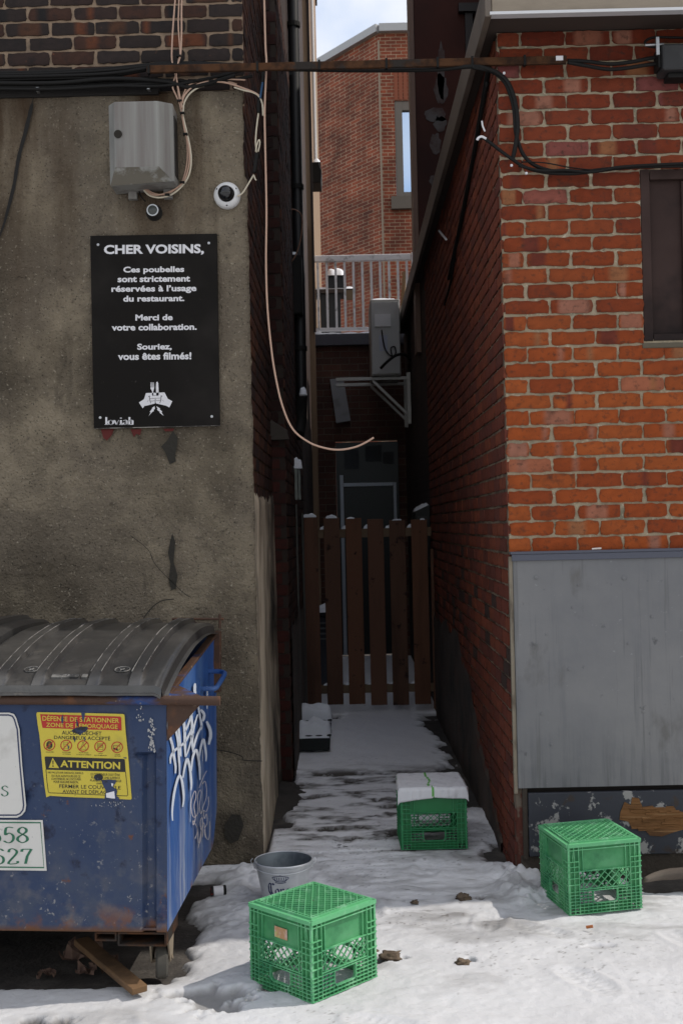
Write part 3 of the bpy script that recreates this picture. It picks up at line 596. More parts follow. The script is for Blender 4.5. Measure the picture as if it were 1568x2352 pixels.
# ================================================================== OBJECTS
m_white = mat('white_print', (.66, .65, .67), .6, layers=[L((.45, .44, .44), 25, .6, .8)])
m_blackrub = mat('black_cable', (.009, .0085, .008), .65, spec=.2)
m_rust = mat('rusty_steel', (.075, .034, .016), .9, spec=.15, layers=[L((.03, .016, .010), 14, .42, .6), L((.22, .14, .05), 9, .6, .72, st=(.3, 1, 1)), L((.03, .025, .022), 5, .55, .62)], bump=[(70, .6, .005)])
m_steel = mat('zinc_steel', (.46, .47, .48), .35, .8, layers=[L((.33, .34, .35), 6, .45, .7), L((.2, .2, .2), 40, .68, .75)])
m_snowc = m_snowcap
# ---- green milk crates, standing upside down
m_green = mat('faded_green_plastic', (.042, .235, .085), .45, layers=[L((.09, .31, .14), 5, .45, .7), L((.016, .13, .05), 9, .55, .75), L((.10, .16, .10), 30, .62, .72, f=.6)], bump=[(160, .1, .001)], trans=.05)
m_greenE = mat('worn_lit_green_ribs', (.11, .39, .175), .5, layers=[L((.24, .52, .31), 22, .52, .7), L((.035, .22, .10), 7, .5, .7), L((.16, .17, .12), 40, .66, .74)])  # ribs paler than the panels: highlights and scuffs put into their colour
m_green2E = mat('lit_green_ribs', (.03, .24, .09), .5, layers=[L((.08, .32, .15), 22, .55, .7)])  # rib highlights put into the colour here too
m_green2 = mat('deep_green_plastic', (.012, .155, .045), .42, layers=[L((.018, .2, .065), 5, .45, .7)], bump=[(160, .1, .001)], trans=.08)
CW, CH = .1525, .275
def crate_side():
    m = MB(); m.mi = 1; y0 = -CW                        # outer face of the side at y = -CW, looking towards -y
    def B(u0, u1, v0, v1, d0, d1):
        m.mi = 0 if d0 > .004 else 1; m.box((u0, y0+d0, v0), (u1, y0+d1, v1)); m.mi = 1
    B(-CW, CW, .262, .275, -.004, .010)       # rim
    B(-CW+.002, CW-.002, .249, .2525, -.001, .008)
    B(-.108, .108, .168, .249, .009, .012)    # solid band
    B(-.108, .108, .2525, .262, .005, .008)
    for s in (-1, 1):                          # corner panels
        a, b = sorted((s*.108, s*.1515)); B(a, b, .02, .262, .0075, .0100)
        for u in (.1075, .127): B(s*u-.0014, s*u+.0014, .0, .262, -.002, .011)
        B(s*.1515-.001, s*.1515+.001, 0, .262, 0, .008)
        for u0, u1 in ((.134, .129), (.144, .149)):   # splayed ribs
            m.hexa([Vector((s*(u+du), y0+d, v)) for v, u in ((.205, u0), (.249, u1)) for du, d in ((-.001, 0), (.001, 0), (.001, .006), (-.001, .006))])
        for v in (.205, .185, .165, .14, .115): B(min(s*.108, s*CW), max(s*.108, s*CW), v, v+.0026, -.004, .009)
        B(s*.09-.0013, s*.09+.0013, .165, .262, .001, .009); B(s*.09-.0013, s*.09+.0013, 0, .165, .001, .007)
    B(-.108, .108, .1655, .1685, -.001, .010); B(-.108, .108, .094, .097, -.001, .010)
    sp_ = .0305                                # crossed lattice
    for k in range(-16, 17):
        for sg in (-1, 1):
            c0 = k*sp_; pts = []
            u0, u1 = c0, c0 + .069
            v0, v1 = .097, .166
            if sg < 0: u0, u1 = -u0, -u1
            lo, hi = -.107, .107
            def clip(u0, v0, u1, v1):
                t0, t1 = 0, 1; du = u1-u0
                for q in (lo, hi):
                    pass
                ta, tb = (lo-u0)/du, (hi-u0)/du
                if ta > tb: ta, tb = tb, ta
                t0, t1 = max(0, ta), min(1, tb)
                return None if t1-t0 < .04 else (u0+du*t0, v0+(v1-v0)*t0, u0+du*t1, v0+(v1-v0)*t1)
            c = clip(u0, v0, u1, v1)
            if not c: continue
            dd = .002 if sg > 0 else .0035
            m.bar((c[0], y0+dd+.002, c[1]), (c[2], y0+dd+.002, c[3]), .0023, .006, (0, 1, 0))
    for v in (0, .0125, .025, .0375, .05, .0625, .075, .0875):   # fins
        hole = .034 < v < .083
        if hole:
            B(-CW, -.052, v, v+.0022, -.003, .007); B(.052, CW, v, v+.0022, -.003, .007)
        else: B(-CW, CW, v, v+.0022, -.003, .009)
    B(-.108, .108, .001, .032, .010, .012)
    for u in (-.072, -.054, -.036, -.018, 0, .018, .036, .054, .072): B(u-.001, u+.001, 0, .036 if abs(u) < .05 else .09, 0, .007)
    # hand hole rim with rounded lower corners
    rim = [(-.05, .088), (-.05, .05), (-.046, .041), (-.038, .0375), (.038, .0375), (.046, .041), (.05, .05), (.05, .088)]
    for a, b_ in zip(rim[:-1], rim[1:]): m.bar((a[0], y0+.004, a[1]), (b_[0], y0+.004, b_[1]), .003, .012, (0, 1, 0))
    B(-.052, .052, .0865, .0895, -.002, .009)
    for u in (-.034, -.017, 0, .017, .034): B(u-.001, u+.001, .0895, .095, 0, .007)
    return m
def crate_top():
    m = MB(); m.mi = 1; z = CH; r = .138
    for (a, b_, c, d) in ((-CW, CW, -CW, -r), (-CW, CW, r, CW), (-CW, -r, -r, r), (r, CW, -r, r)): m.box((a+.001, c+.001, z-.006), (b_-.001, d-.001, z-.0005))
    for s in (-1, 1):
        for q, hh in ((.138, .007), (.127, .0075)):
            m.box((-q, s*q-.0017, z-.008), (q, s*q+.0017, z+hh)); m.box((s*q-.0017, -q, z-.008), (s*q+.0017, q, z+hh-.0003))
    q = .137
    def diag(c, sg, w_, h0, h1):
        pts = []
        u0, u1 = max(-q, c-q if sg > 0 else c-q), min(q, c+q)
        if sg > 0: a, b_ = (u0, u0-c), (u1, u1-c)
        else: a, b_ = (u0, c-u0), (u1, c-u1)
        if u1-u0 < .01: return
        m.bar((a[0], a[1], (h0+h1)/2), (b_[0], b_[1], (h0+h1)/2), w_, h1-h0)
    for k in range(-8, 9): diag(k*.031, 1, .0028, z-.008, z+.0066); diag(k*.031, -1, .0028, z-.008, z+.0062)
    for k in range(-18, 19): diag(k*.031+.0155, 1, .0015, z-.006, z-.001)
    return m
SIDE, TOP = crate_side(), crate_top()
def make_crate(mt, label, loc, rz, sc=1, tilt=(0, 0)):
    o = thing('milk_crate', label, 'crate', loc, (tilt[0], tilt[1], rz), 'green milk crates on the snow'); o.scale = (sc, sc, sc)
    s0 = obj('side_panel', SIDE, mt, o, local=True); obj('top_grid', TOP, mt, o, local=True)
    for k in (1, 2, 3):
        c = s0.copy(); COL.objects.link(c); c.parent = o; c.rotation_euler = (0, 0, k*math.pi/2)
    return o
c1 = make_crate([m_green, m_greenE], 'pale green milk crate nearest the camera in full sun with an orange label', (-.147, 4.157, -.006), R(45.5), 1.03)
lbm = MB(); lbm.box((-.03, -CW-.0008+.005, .186), (.032, -CW+.0055, .222)); lbl = obj('paper_label', lbm, mat('orange_label', (.42, .24, .12), .7, layers=[L((.45, .42, .15), 22, .5, .56), L((.5, .35, .28), 40, .5, .6)]), c1, local=True)
# label sits on the left hand side panel
lbl.rotation_euler = (0, 0, R(-90))
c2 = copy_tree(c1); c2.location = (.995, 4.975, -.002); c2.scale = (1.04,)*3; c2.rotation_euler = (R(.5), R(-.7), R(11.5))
c2['label'] = 'pale green milk crate in front of the peeling navy board'
for ch in list(c2.children):
    if ch.name.startswith('paper_label'): bpy.data.objects.remove(ch)
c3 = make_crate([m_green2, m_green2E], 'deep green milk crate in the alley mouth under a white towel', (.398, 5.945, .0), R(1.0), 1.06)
# ---- towel over the alley crate
tw = MB(); tz = .0 + CH*1.06 + .009; NX, NY = 56, 60; hx = .167; vs = []; ms = []
for j in range(NY+1):
    t_ = j/NY; s_ = -.042 + .385*t_            # distance from the front edge along the cloth
    for i in range(NX+1):
        u = -1 + 2*i/NX; x = .398 + hx*u*(1+.02*math.sin(t_*5)); wv = .006*fbm(u*3, t_*4)+.003*fbm(u*9, t_*9)
        edge = .016*(1-abs(u))*0 + .03*fbm(u*1.7, 3.3)
        y = 5.945-.172; 
        if s_ < 0:
            dr = -s_*(1.0 + .5*(-u if u < 0 else u*.4)); px, py, pz = x, y-.004-.010*abs(fbm(u*4, 2)), tz-dr-.004+wv*.3 
            px += (u)*dr*.05
        else: px, py, pz = x, y + s_, tz + wv*.6 + .002
        over = max(0, abs(u)-.955)/.045
        pz -= over*.016*(1+fbm(t_*7, u)); px += .004*over*(1 if u > 0 else -1)
        vs.append((px, py, pz))
fs = [[j*(NX+1)+i, j*(NX+1)+i+1, (j+1)*(NX+1)+i+1, (j+1)*(NX+1)+i] for j in range(NY) for i in range(NX)]
tw.add(vs, fs); tw.m = [1 if (lambda u, t_: abs(u + .08 - (.10 if t_ < .2 else 0)*1 + .04*math.sin(t_*9)) < .032)(-1+2*(k % NX+.5)/NX, (k//NX)/NY) else 0 for k in range(NX*NY)]
to = obj('towel', tw, [mat('white_cotton', (.66, .66, .68), .95, layers=[L((.5, .5, .52), 20, .55, .75)], bump=[(220, .5, .002), (18, .5, .006)]), mat('green_stripe', (.14, .40, .10), .95)], smooth='all')
tag(to, 'white kitchen towel with a green stripe draped over the crate', 'towel')
md = to.modifiers.new('thick', 'SOLIDIFY'); md.thickness = .003; md.offset = 0
# ---- beer bucket
BX, BY = -.297, 5.045
bk = thing('metal_bucket', 'galvanised metal bucket with blue crown print behind the nearest crate', 'bucket', (BX, BY, .0))
r0, r1, bh = .088, .1215, .175
m_galv = mat('galvanised', (.66, .67, .68), .33, .35, layers=[L((.36, .38, .40), 5, .42, .7), L((.24, .25, .26), 60, .66, .74, f=.6)], bump=[(7, .08, .02)])
m_galvin = mat('galvanised_inside', (.22, .25, .27), .5, .6, layers=[L((.10, .12, .13), 8, .5, .7), L((.4, .4, .4), 50, .7, .75)])
b = MB(); b.lathe([(r0*.96, .008), (r0, .0), (r0+.001, .006), (r1-.001, bh-.012)], 64, cap0=True); b.lathe([(r1-.001, bh-.012), (r1+.003, bh-.009), (r1+.0045, bh-.002), (r1+.002, bh+.0015), (r1-.002, bh-.001)], 64)
bo = obj('body', b, m_galv, bk, local=True, smooth=True)
b = MB(); b.lathe([(r1-.002, bh-.001), (r1-.003, bh-.014), (r0-.003, .008), (0.001, .008)], 64); obj('inside', b, m_galvin, bk, local=True, smooth=True)
hd = MB(); hp = []
for i in range(41):
    a = math.pi*i/40; hp.append((-(r1+.006)*math.cos(a), -(r1+.005)*math.sin(a), bh-.012-.018*math.sin(a)))
hd.tube(hp, .0022, 8); obj('handle', hd, m_galv, bk, local=True, smooth=True)
er = MB()
for s in (-1, 1): er.tube([(s*(r1+.001), 0, bh-.02), (s*(r1+.016), 0, bh-.014), (s*(r1+.018), 0, bh-.002), (s*(r1+.010), 0, bh+.006)], .0022, 6); er.box((s*(r1-.001)-.006, -.010, bh-.034), (s*(r1-.001)+.006, .010, bh-.010))
pieces('ear', er, m_galv, bk, local=True)
m_navyink = mat('navy_ink', (.012, .022, .085), .5)
def cyl(u, v):                                 # u across (m), v up (m) on the bucket wall facing the camera
    r = r0 + (r1-r0)*v/bh + .0012; a = -math.pi/2 + u/.105
    return (r*math.cos(a), r*math.sin(a), v)
GL = {'C': [[(.62,.86),(.5,.98),(.34,.9),(.2,.98),(.06,.75),(.06,.3),(.22,.06),(.42,.02),(.64,.2)], [(.36,.9),(.30,.75),(.30,.3),(.40,.14)]],
      'o': [[(.08,.5),(.08,.14),(.24,0),(.42,.14),(.42,.5),(.26,.64),(.08,.5)]],
      'r': [[(.08,.62),(.14,.55),(.14,.08),(.24,0)], [(.14,.5),(.3,.64),(.42,.54)]],
      'n': [[(.06,.62),(.12,.55),(.12,.06),(.22,0)], [(.12,.5),(.3,.64),(.42,.52),(.42,.06),(.52,0)]],
      'a': [[(.1,.56),(.26,.64),(.42,.54),(.42,.06),(.54,0)], [(.42,.36),(.16,.3),(.08,.14),(.2,0),(.42,.12)]]}
pr = MB(); cx = -.066; scl = .05
for ch in 'Corona':
    sc_l = scl*(1.12 if ch == 'C' else 1)
    for stx in GL[ch]: ribbon_on(pr, [(cx + x*sc_l*.86, .048 + y*sc_l) for x, y in stx], .0082 if ch == 'C' else .0068, lambda u, v: Vector(cyl(u, v)), nib=(.8, .6)); ribbon_on(pr, [(cx + x*sc_l*.86, .048 + y*sc_l) for x, y in stx], .0018, lambda u, v: Vector(cyl(u, v)))
    cx += (.72 if ch == 'C' else .52)*scl*.86
cw = lambda u, v: Vector(cyl(-.008 + u, .104 + v))
ribbon_on(pr, sm2([(-.022, .004), (0, .001), (.022, .004)]), .0035, cw); ribbon_on(pr, sm2([(-.022, .010), (0, .007), (.022, .010)]), .003, cw)
ribbon_on(pr, sm2([(-.022, .012), (-.032, .022), (-.028, .027), (-.014, .030), (0, .032), (.014, .030), (.028, .027), (.032, .022), (.022, .012)]), .003, cw)
for u in (-.02, -.012, -.004, .004, .012, .02): ribbon_on(pr, sm2([(u*.9, .011), (u*1.15, .018), (u*1.1, .026)]), [.004]*3+[.003]*8, cw)
ribbon_on(pr, [(-.003, .035), (.003, .035)], .0016, cw); ribbon_on(pr, [(0, .031), (0, .039)], .0016, cw)
obj('blue_print', pr, m_navyink, bo, local=True, recalc=False)
# ---- small can lying on the snow
cp0 = G(484, 2052, .015); cn = thing('drink_can', 'small white drink can with black ends lying in the snow', 'can', (cp0.x, cp0.y, .024))
cM = Matrix.Rotation(R(12), 4, 'Z') @ Matrix.Rotation(math.pi/2, 4, 'Y')
b = MB(); b.lathe([(.0205, .012), (.021, .02), (.021, .048), (.0205, .055)], 24, cM); obj('body', b, m_white, cn, local=True, smooth=True)
b = MB(); b.lathe([(.014, -.002), (.020, 0), (.0215, .003), (.0215, .012), (.0205, .0125)], 24, cM, cap0=True); obj('base', b, mat('black_red_ink', (.012, .01, .01), .4, layers=[L((.3, .02, .02), 60, .55, .6)]), cn, local=True, smooth=True)
b = MB(); b.lathe([(.0205, .0545), (.022, .056), (.022, .066), (.0195, .067), (.0185, .058), (.001, .057)], 24, cM); obj('rim', b, m_blackrub, cn, local=True, smooth=True)
# ---- gate
gt = thing('picket_gate', 'brown wooden picket gate across the alley with snow on its rails', 'gate', (.2, 10, 0), (0, R(-1.0), 0))
m_picket = mat('brown_stained_wood', (.135, .062, .036), .8, layers=[L((.075, .034, .02), 6, .45, .7, st=(1, 1, .15)), L((.03, .012, .008), 9, .62, .7)], bump=[(30, .4, .006, (1, 1, .1))])
m_pk = [m_picket] + [mat('brown_stained_wood', c_, .85, layers=[L(tuple(q*.5 for q in c_), 5, .45, .68, st=(1, 1, .12)), L((.025, .012, .008), 10, .62, .68)], bump=[(30, .5, .006, (1, 1, .1))]) for c_ in ((.115, .056, .034), (.15, .066, .036))]
sc_ = MB()
for k, (ta, tb_, bb_) in enumerate([(1187, 0, 1617), (1189, 0, 1618), (1190, 0, 1617), (1192, 0, 1619), (1194, 0, 1619), (1193, 0, 1617)]):
    xc = P(690+6.5+50.1*k+19, 1400, 10).x; zt_ = P(720+50*k, ta, 10).z; zb = P(720+50*k, bb_, 10).z
    b = MB(); b.box((xc-.068, 9.985, zb), (xc+.068, 10.005, zt_)); obj('picket', b, m_pk[k % 3], gt, bevel=.004)
    if k in (0, 1, 2, 4, 5): s_ = MB(); snow_lump(s_, xc + (0, 0, -.02, 0, 0, .03)[k], 9.995, zt_, (.062, .052, .036, 0, .044, .022)[k], .013, (.03, .025, .014, 0, .012, .012)[k], k, n=10); obj('snow_cap', s_, m_snowc, gt, smooth='all')
xl, xr = P(690, 1220, 10).x, P(990, 1220, 10).x
m_rail = mat('bare_rail_wood', (.15, .10, .06), .85, layers=[L((.08, .05, .03), 8, .45, .7, st=(.2, 1, 1))])
for (ya, yb_) in ((1214, 1234), (1572, 1591)):
    za, zb = P(840, ya, 10.02).z, P(840, yb_, 10.02).z
    b = MB(); b.box((xl-.02, 10.007, zb), (xr+.0, 10.045, za)); ro = obj('rail', b, m_rail, gt, bevel=.003)
    s_ = MB()
    for k in range(5): snow_lump(s_, P(742+50*k, 1220, 10).x+.012, 10.027, za, .042, .018, .030 if ya < 1300 else .02, k+9, n=8, sq=4)
    pieces('snow_cap', s_, m_snowc, ro, smooth='all')
b = MB(); x_ = P(1000, 1440, 10).x; b.box((x_-.03, 9.99, .02), (x_+.026, 10.03, P(1000, 1260, 10).z)); obj('closing_post', b, m_picket, gt, bevel=.004)
# ---- post at the left of the gate with its box
q1_x = P(690, 1400, 8.66).x - .008
gp = thing('gate_post', 'grey wooden post beside the gate carrying a snow capped box', 'post', (-.40, 9.7, 0))
m_gpost = mat('grey_weathered_post', (.085, .085, .075), .9, layers=[L((.05, .045, .04), 5, .45, .7, st=(1, 1, .15))], bump=[(30, .5, .006, (1, 1, .2))])
xa, xb = -.362, -.345
b = MB(); b.box((xa, 9.7, 0), (xb, 9.78, 1.70)); obj('post', b, m_gpost, gp, bevel=.004); b = MB(); b.box((-.366, 8.66, 0), (q1_x, 8.72, 1.76)); obj('board', b, m_gpost, gp, bevel=.004)
q0, q1 = P(672, 1075, 8.65), P(691, 1148, 8.65)
b = MB(); b.box((-.366, 8.62, q1.z), (q1.x-.02, 8.72, q0.z)); b.box((q1.x-.018, 8.64, q1.z), (q1.x, 8.72, q0.z-.01)); obj('box', b, mat('grey_post_box', (.20, .22, .20), .7, layers=[L((.12, .13, .12), 7, .45, .7)]), gp, bevel=.005)
s_ = MB(); snow_lump(s_, (q0.x+q1.x)/2, 8.67, q0.z, .045, .05, .075, 3); obj('snow_cap', s_, m_snowc, gp, smooth='all')
# ---- two snow covered tubs
m_tub = mat('black_tub', (.006, .009, .009), .6)
for (cx, cy, w_, d_, h_, sd, lab) in [(-.255, 8.36, .118, .11, .10, 1, 'black plastic tub under a snow cushion, nearer of the two by the left wall'), (-.262, 8.82, .125, .11, .13, 5, 'black plastic tub under a snow cushion, the one behind and closer to the gate')]:
    t_ = thing('storage_tub', lab, 'tub', (cx, cy, .02), group='snow covered tubs beside the left wall')
    b = MB(); b.hexa([Vector((cx+sx*w_*k, cy+sy*d_*k, z)) for z, k in ((.02, .93), (.02+h_, 1.0)) for sx, sy in ((-1, -1), (1, -1), (1, 1), (-1, 1))]); b.box((cx-w_*1.04, cy-d_*1.04, .02+h_), (cx+w_*1.04, cy+d_*1.04, .034+h_)); obj('body', b, m_tub, t_, bevel=.02)
    s_ = MB(); snow_lump(s_, cx, cy, .034+h_-.02, w_*1.05, d_*1.06, .10, sd, n=22, sq=5, pw=9); obj('snow_cap', s_, m_snowc, t_, smooth='all')
# ---- lump of concrete at the foot of the red brick building
b = MB(); n = 26; vs = []
for j in range(n+1):
    for i in range(n+1):
        u, v = 2*i/n-1, 2*j/n-1; d = min(1, (abs(u)**2.6+abs(v)**2.6)**(1/2.6)); vs.append((-.37+.17*u, 7.0+.46*v, -.04 + .115*math.sqrt(max(0, 1-d**2.2))*max(.25, 1-.55*(u+1))*(1+.2*fbm(u*2, v*2)) + .006*fbm(u*9, v*9)))
b.add(vs, [[j*(n+1)+i, j*(n+1)+i+1, (j+1)*(n+1)+i+1, (j+1)*(n+1)+i] for j in range(n) for i in range(n)])
tag(obj('concrete_footing', b, mat('dark_concrete', (.05, .043, .037), .9, layers=[L((.03, .027, .024), 6, .45, .65), L((.09, .08, .07), 25, .62, .7)], bump=[(60, .6, .006)]), smooth='all'), 'dark rounded concrete lump at the foot of the left alley wall', 'concrete')
# ---- wheeled bin and snow behind the gate
bn = thing('wheeled_bin', 'dark grey wheeled bin with snowy lid seen between the gate pickets', 'bin', (-.22, 11.4, 0))
xa, xb = P(724, 1450, 11.4).x, P(778, 1450, 11.4).x; zt_ = P(750, 1398, 11.4).z
b = MB(); b.hexa([Vector((x, y, z)) for z, k in ((.06, .02), (zt_-.06, 0)) for x, y in ((xa+k, 11.2+k), (xb-k, 11.2+k), (xb-k, 11.62-k), (xa+k, 11.62-k))]); bd = obj('body', b, mat('bluegrey_bin', (.06, .065, .08), .5), bn, bevel=.015)
b = MB(); 
for k in range(4): b.box((xa+.03, 11.185, zt_-.13-.05*k), (xb-.02, 11.199, zt_-.115-.05*k))
obj('front_slats', b, mat('bin_slat', (.16, .17, .18), .5), bd)
b = MB(); b.box((xa-.01, 11.17, zt_-.058), (xb+.015, 11.64, zt_-.015)); obj('lid', b, mat('bin_lid', (.025, .027, .03), .5), bn, bevel=.01)
b = MB()
for x in (xa+.04, xb-.05): b.lathe([(.001, -.02), (.06, -.018), (.06, .018), (.001, .02)], 18, Matrix.Translation((x, 11.6, .06)) @ Matrix.Rotation(math.pi/2, 4, 'Y'))
pieces('wheel', b, m_blackrub, bn)
s_ = MB(); snow_lump(s_, (xa+xb)/2, 11.4, zt_-.015, (xb-xa)/2+.01, .23, .06, 6, sq=4); obj('snow_cap', s_, m_snowc, bn, smooth='all')
# ---- meter box with snow on the right wall behind the gate
mb_ = thing('meter_box', 'black box with a snowy top on the right wall behind the gate', 'box', (.70, 10.6, 1.4))
b = MB(); b.prism([(.61, 10.3, 1.2), (.742, 10.3, 1.2), (.742, 10.3, 1.76), (.61, 10.3, 1.70)], (0, .55, 0)); obj('body', b, mat('black_box', (.02, .022, .02), .6), mb_, bevel=.006)
b = MB(); b.box((.63, 10.292, 1.25), (.722, 10.299, 1.66)); obj('cover', b, mat('box_cover', (.035, .036, .034), .5), mb_, bevel=.003)
s_ = MB(); vs = []
for j in range(9):
    for i in range(9):
        u, v = 2*i/8-1, 2*j/8-1; e = math.sqrt(max(0, 1-max(abs(u), abs(v))**4)); x = .676+.06*u
        vs.append((x, 10.55+.22*v, 1.70 + (x-.61)*.4545 + .03*e*(1+.4*fbm(u*2, v*2))))
s_.add(vs, [[j*9+i, j*9+i+1, (j+1)*9+i+1, (j+1)*9+i] for j in range(8) for i in range(8)]); obj('snow_cap', s_, m_snowc, mb_, smooth='all')
# ---- heat pump on brackets
hp_ = thing('heat_pump', 'grey outdoor heat pump with snow on top on wall brackets', 'heat pump', (.5, 13, 2.6))
h0, h1 = P(849, 688, 12.7), P(921, 862, 12.7)
m_hp = mat('grey_enamel', (.32, .315, .30), .5, layers=[L((.13, .125, .11), 3, .5, .7, st=(1, 1, .3))])
b = MB(); b.box((h0.x, 12.7, h1.z), (h1.x, 13.5, h0.z)); bd = obj('body', b, m_hp, hp_, bevel=.012)
b = MB(); b.box((h0.x+.012, 12.686, h1.z+.02), (h1.x-.012, 12.699, h0.z-.03)); obj('end_panel', b, mat('pale_panel', (.40, .40, .395), .5), bd, bevel=.003)
pa, pb = P(860, 722, 12.68), P(897, 750, 12.68)
b = MB(); b.box((pa.x, 12.665, pb.z), (pb.x, 12.685, pa.z)); obj('white_plate', b, mat('white_plate', (.62, .62, .63), .6), bd)
pa, pb = P(870, 770, 12.68), P(890, 806, 12.68)
b = MB(); b.box((pa.x, 12.681, pb.z), (pb.x, 12.6855, pa.z)); obj('spec_label', b, mat('spec_label', (.36, .38, .46), .6), bd)
b = MB(); b.tube(smooth_pts([P(876, 758, 12.66), P(880, 785, 12.64), P(886, 805, 12.64), P(898, 818, 12.66), P(908, 812, 12.66), P(906, 797, 12.66), P(897, 800, 12.66), P(900, 818, 12.67)]), .008, 6); obj('lead', b, m_blackrub, hp_, smooth='all')
b = MB(); b.tube(smooth_pts([P(874, 846, 12.6), P(890, 830, 12.55), P(910, 816, 12.55), P(930, 815, 12.6), P(948, 835, 12.75), P(955, 860, 12.9), P(954, 905, 13), P(955, 950, 13)]), .016, 8); obj('hose', b, m_blackrub, hp_, smooth='all')
s_ = MB(); snow_lump(s_, (h0.x+h1.x)/2, 13.1, h0.z, (h1.x-h0.x)/2-.01, .38, .05, 7, sq=5); obj('snow_cap', s_, m_snowc, hp_, smooth='all')
m_brk = mat('galvanised_bracket', (.38, .37, .35), .5, .5)
for (Yb, ya) in ((12.78, 872), (13.4, 885)):
    e0 = P(771, ya, Yb); zz = e0.z; b = MB(); xw = RX+.0
    b.bar((e0.x, Yb, zz), (xw-.02, Yb, zz), .035, .035); b.bar((e0.x+.40, Yb, zz-.02), (xw-.02, Yb, zz-.42), .03, .03); b.box((xw-.045, Yb-.02, zz-.50), (xw-.003, Yb+.02, zz+.06)); obj('bracket', b, m_brk, hp_, bevel=.003)
b = MB(); cxs = ((h0.x+.03, 12.78), (h1.x-.03, 12.78), (h0.x+.03, 13.4), (h1.x-.03, 13.4)); zb_ = h1.z
for x, y in cxs: b.box((x-.02, y-.03, P(771, 872 if y < 13 else 885, y).z+.018), (x+.02, y+.03, zb_-.001))
pieces('foot', b, m_blackrub, hp_)
# ---- grey duct cover on the terrace wall
q = [P(757, 871, 14.1), P(788, 868, 14.1), P(805, 966, 14.1), P(772, 972, 14.1)]
b = MB(); b.prism(q, (0, .085, 0)); tag(obj('duct_cover', b, mat('grey_sheet_metal', (.23, .235, .25), .6, layers=[L((.14, .14, .15), 4, .5, .7)]), bevel=.004), 'tilted pale grey metal duct cover on the dark back wall', 'duct cover')
# ---- terrace railing
rl = thing('railing', 'white metal terrace railing with thin balusters above the dark back wall', 'railing', (.2, 14.17, 3.92))
RYY = 14.17; a0, a1 = P(721, 596, RYY), P(943, 594, RYY); zt_ = a0.z; zb_ = P(760, 757, RYY).z
m_rail2 = mat('white_rail_paint', (.80, .80, .82), .5, layers=[L((.3, .3, .31), 8, .55, .7)])
b = MB(); b.box((a0.x, RYY-.03, zt_-.035), (a1.x, RYY+.03, zt_+.04)); obj('handrail', b, m_rail2, rl, bevel=.008)
b = MB(); b.box((a0.x+.01, RYY-.018, zb_-.02), (a1.x, RYY+.018, zb_+.02)); obj('bottom_rail', b, m_rail2, rl, bevel=.004)
for k in range(11):
    x = P(731+20.4*k, 680, RYY).x; b = MB(); b.box((x-.014, RYY-.014, zb_+.021), (x+.014, RYY+.014, zt_-.036)); obj('baluster', b, m_rail2, rl)
b = MB(); b.box((a1.x+.005, RYY-.04, 3.9), (a1.x+.075, RYY+.04, zt_+.05)); b.box((a0.x+.02, RYY-.03, 3.9), (a0.x+.05, RYY+.03, zb_-.021)); obj('post', b, m_rail2, rl, bevel=.004)
# ---- barbecue on the terrace
bq = thing('barbecue', 'black barbecue with snow on its lid and side shelf behind the railing', 'barbecue', (-.15, 15.0, 3.9))
f15 = lambda x, y: P(x, y, 15.0)
q0, q1 = f15(748, 640), f15(796, 662); b = MB()
cx, rx = (q0.x+q1.x)/2, (q1.x-q0.x)/2; zb = q1.z
prof = [(math.cos(a)*rx, math.sin(a)*.20) for a in [math.pi*i/10 for i in range(11)]]
b.prism([(cx+u, 14.85, zb-.02+v) for u, v in prof], (0, .45, 0)); obj('lid', b, mat('black_enamel', (.010, .012, .015), .35), bq, bevel=.01)
s_ = MB(); snow_lump(s_, cx, 15.05, zb+.13, rx*.95, .26, .13, 12); obj('snow_cap', s_, m_snowc, bq, smooth='all')
s0, s1 = f15(722, 664), f15(816, 672); zs = s0.z
b = MB(); b.box((s0.x, 14.86, zs-.08), (s1.x, 15.3, zs-.03)); sh = obj('side_shelf', b, mat('shelf_board', (.06, .05, .045), .7), bq, bevel=.005)
s_ = MB(); snow_lump(s_, (s0.x+s1.x)/2, 15.08, zs-.03, (s1.x-s0.x)/2, .23, .06, 14, sq=6); obj('snow_cap', s_, m_snowc, sh, smooth='all')
c0, c1_ = f15(735, 676), f15(806, 752)
b = MB(); b.box((c0.x, 14.9, 3.95), (f15(782, 700).x, 15.28, zs-.081)); obj('cabinet', b, mat('dark_cabinet', (.02, .024, .026), .5), bq, bevel=.006)
p0, p1 = f15(795, 672), f15(812, 694); b = MB(); b.box((p0.x, 14.845, p1.z), (p1.x, 14.859, p0.z)); obj('control_panel', b, mat('worn_board', (.14, .10, .06), .8), bq)
b = MB(); 
for x in (c0.x+.03, f15(782, 700).x-.03): b.box((x-.02, 14.95, 3.9), (x+.02, 15.2, 3.949))
pieces('foot', b, m_blackrub, bq)
wp = P(923, 690, 15.2); b = MB(); b.bar((P(917, 755, 15.2).x, 15.2, 3.9), (P(931, 610, 15.2).x, 15.4, 4.9), .05, .03); tag(obj('wooden_plank', b, mat('pale_plank', (.20, .13, .07), .8)), 'narrow pale plank leaning upright behind the terrace railing', 'plank')
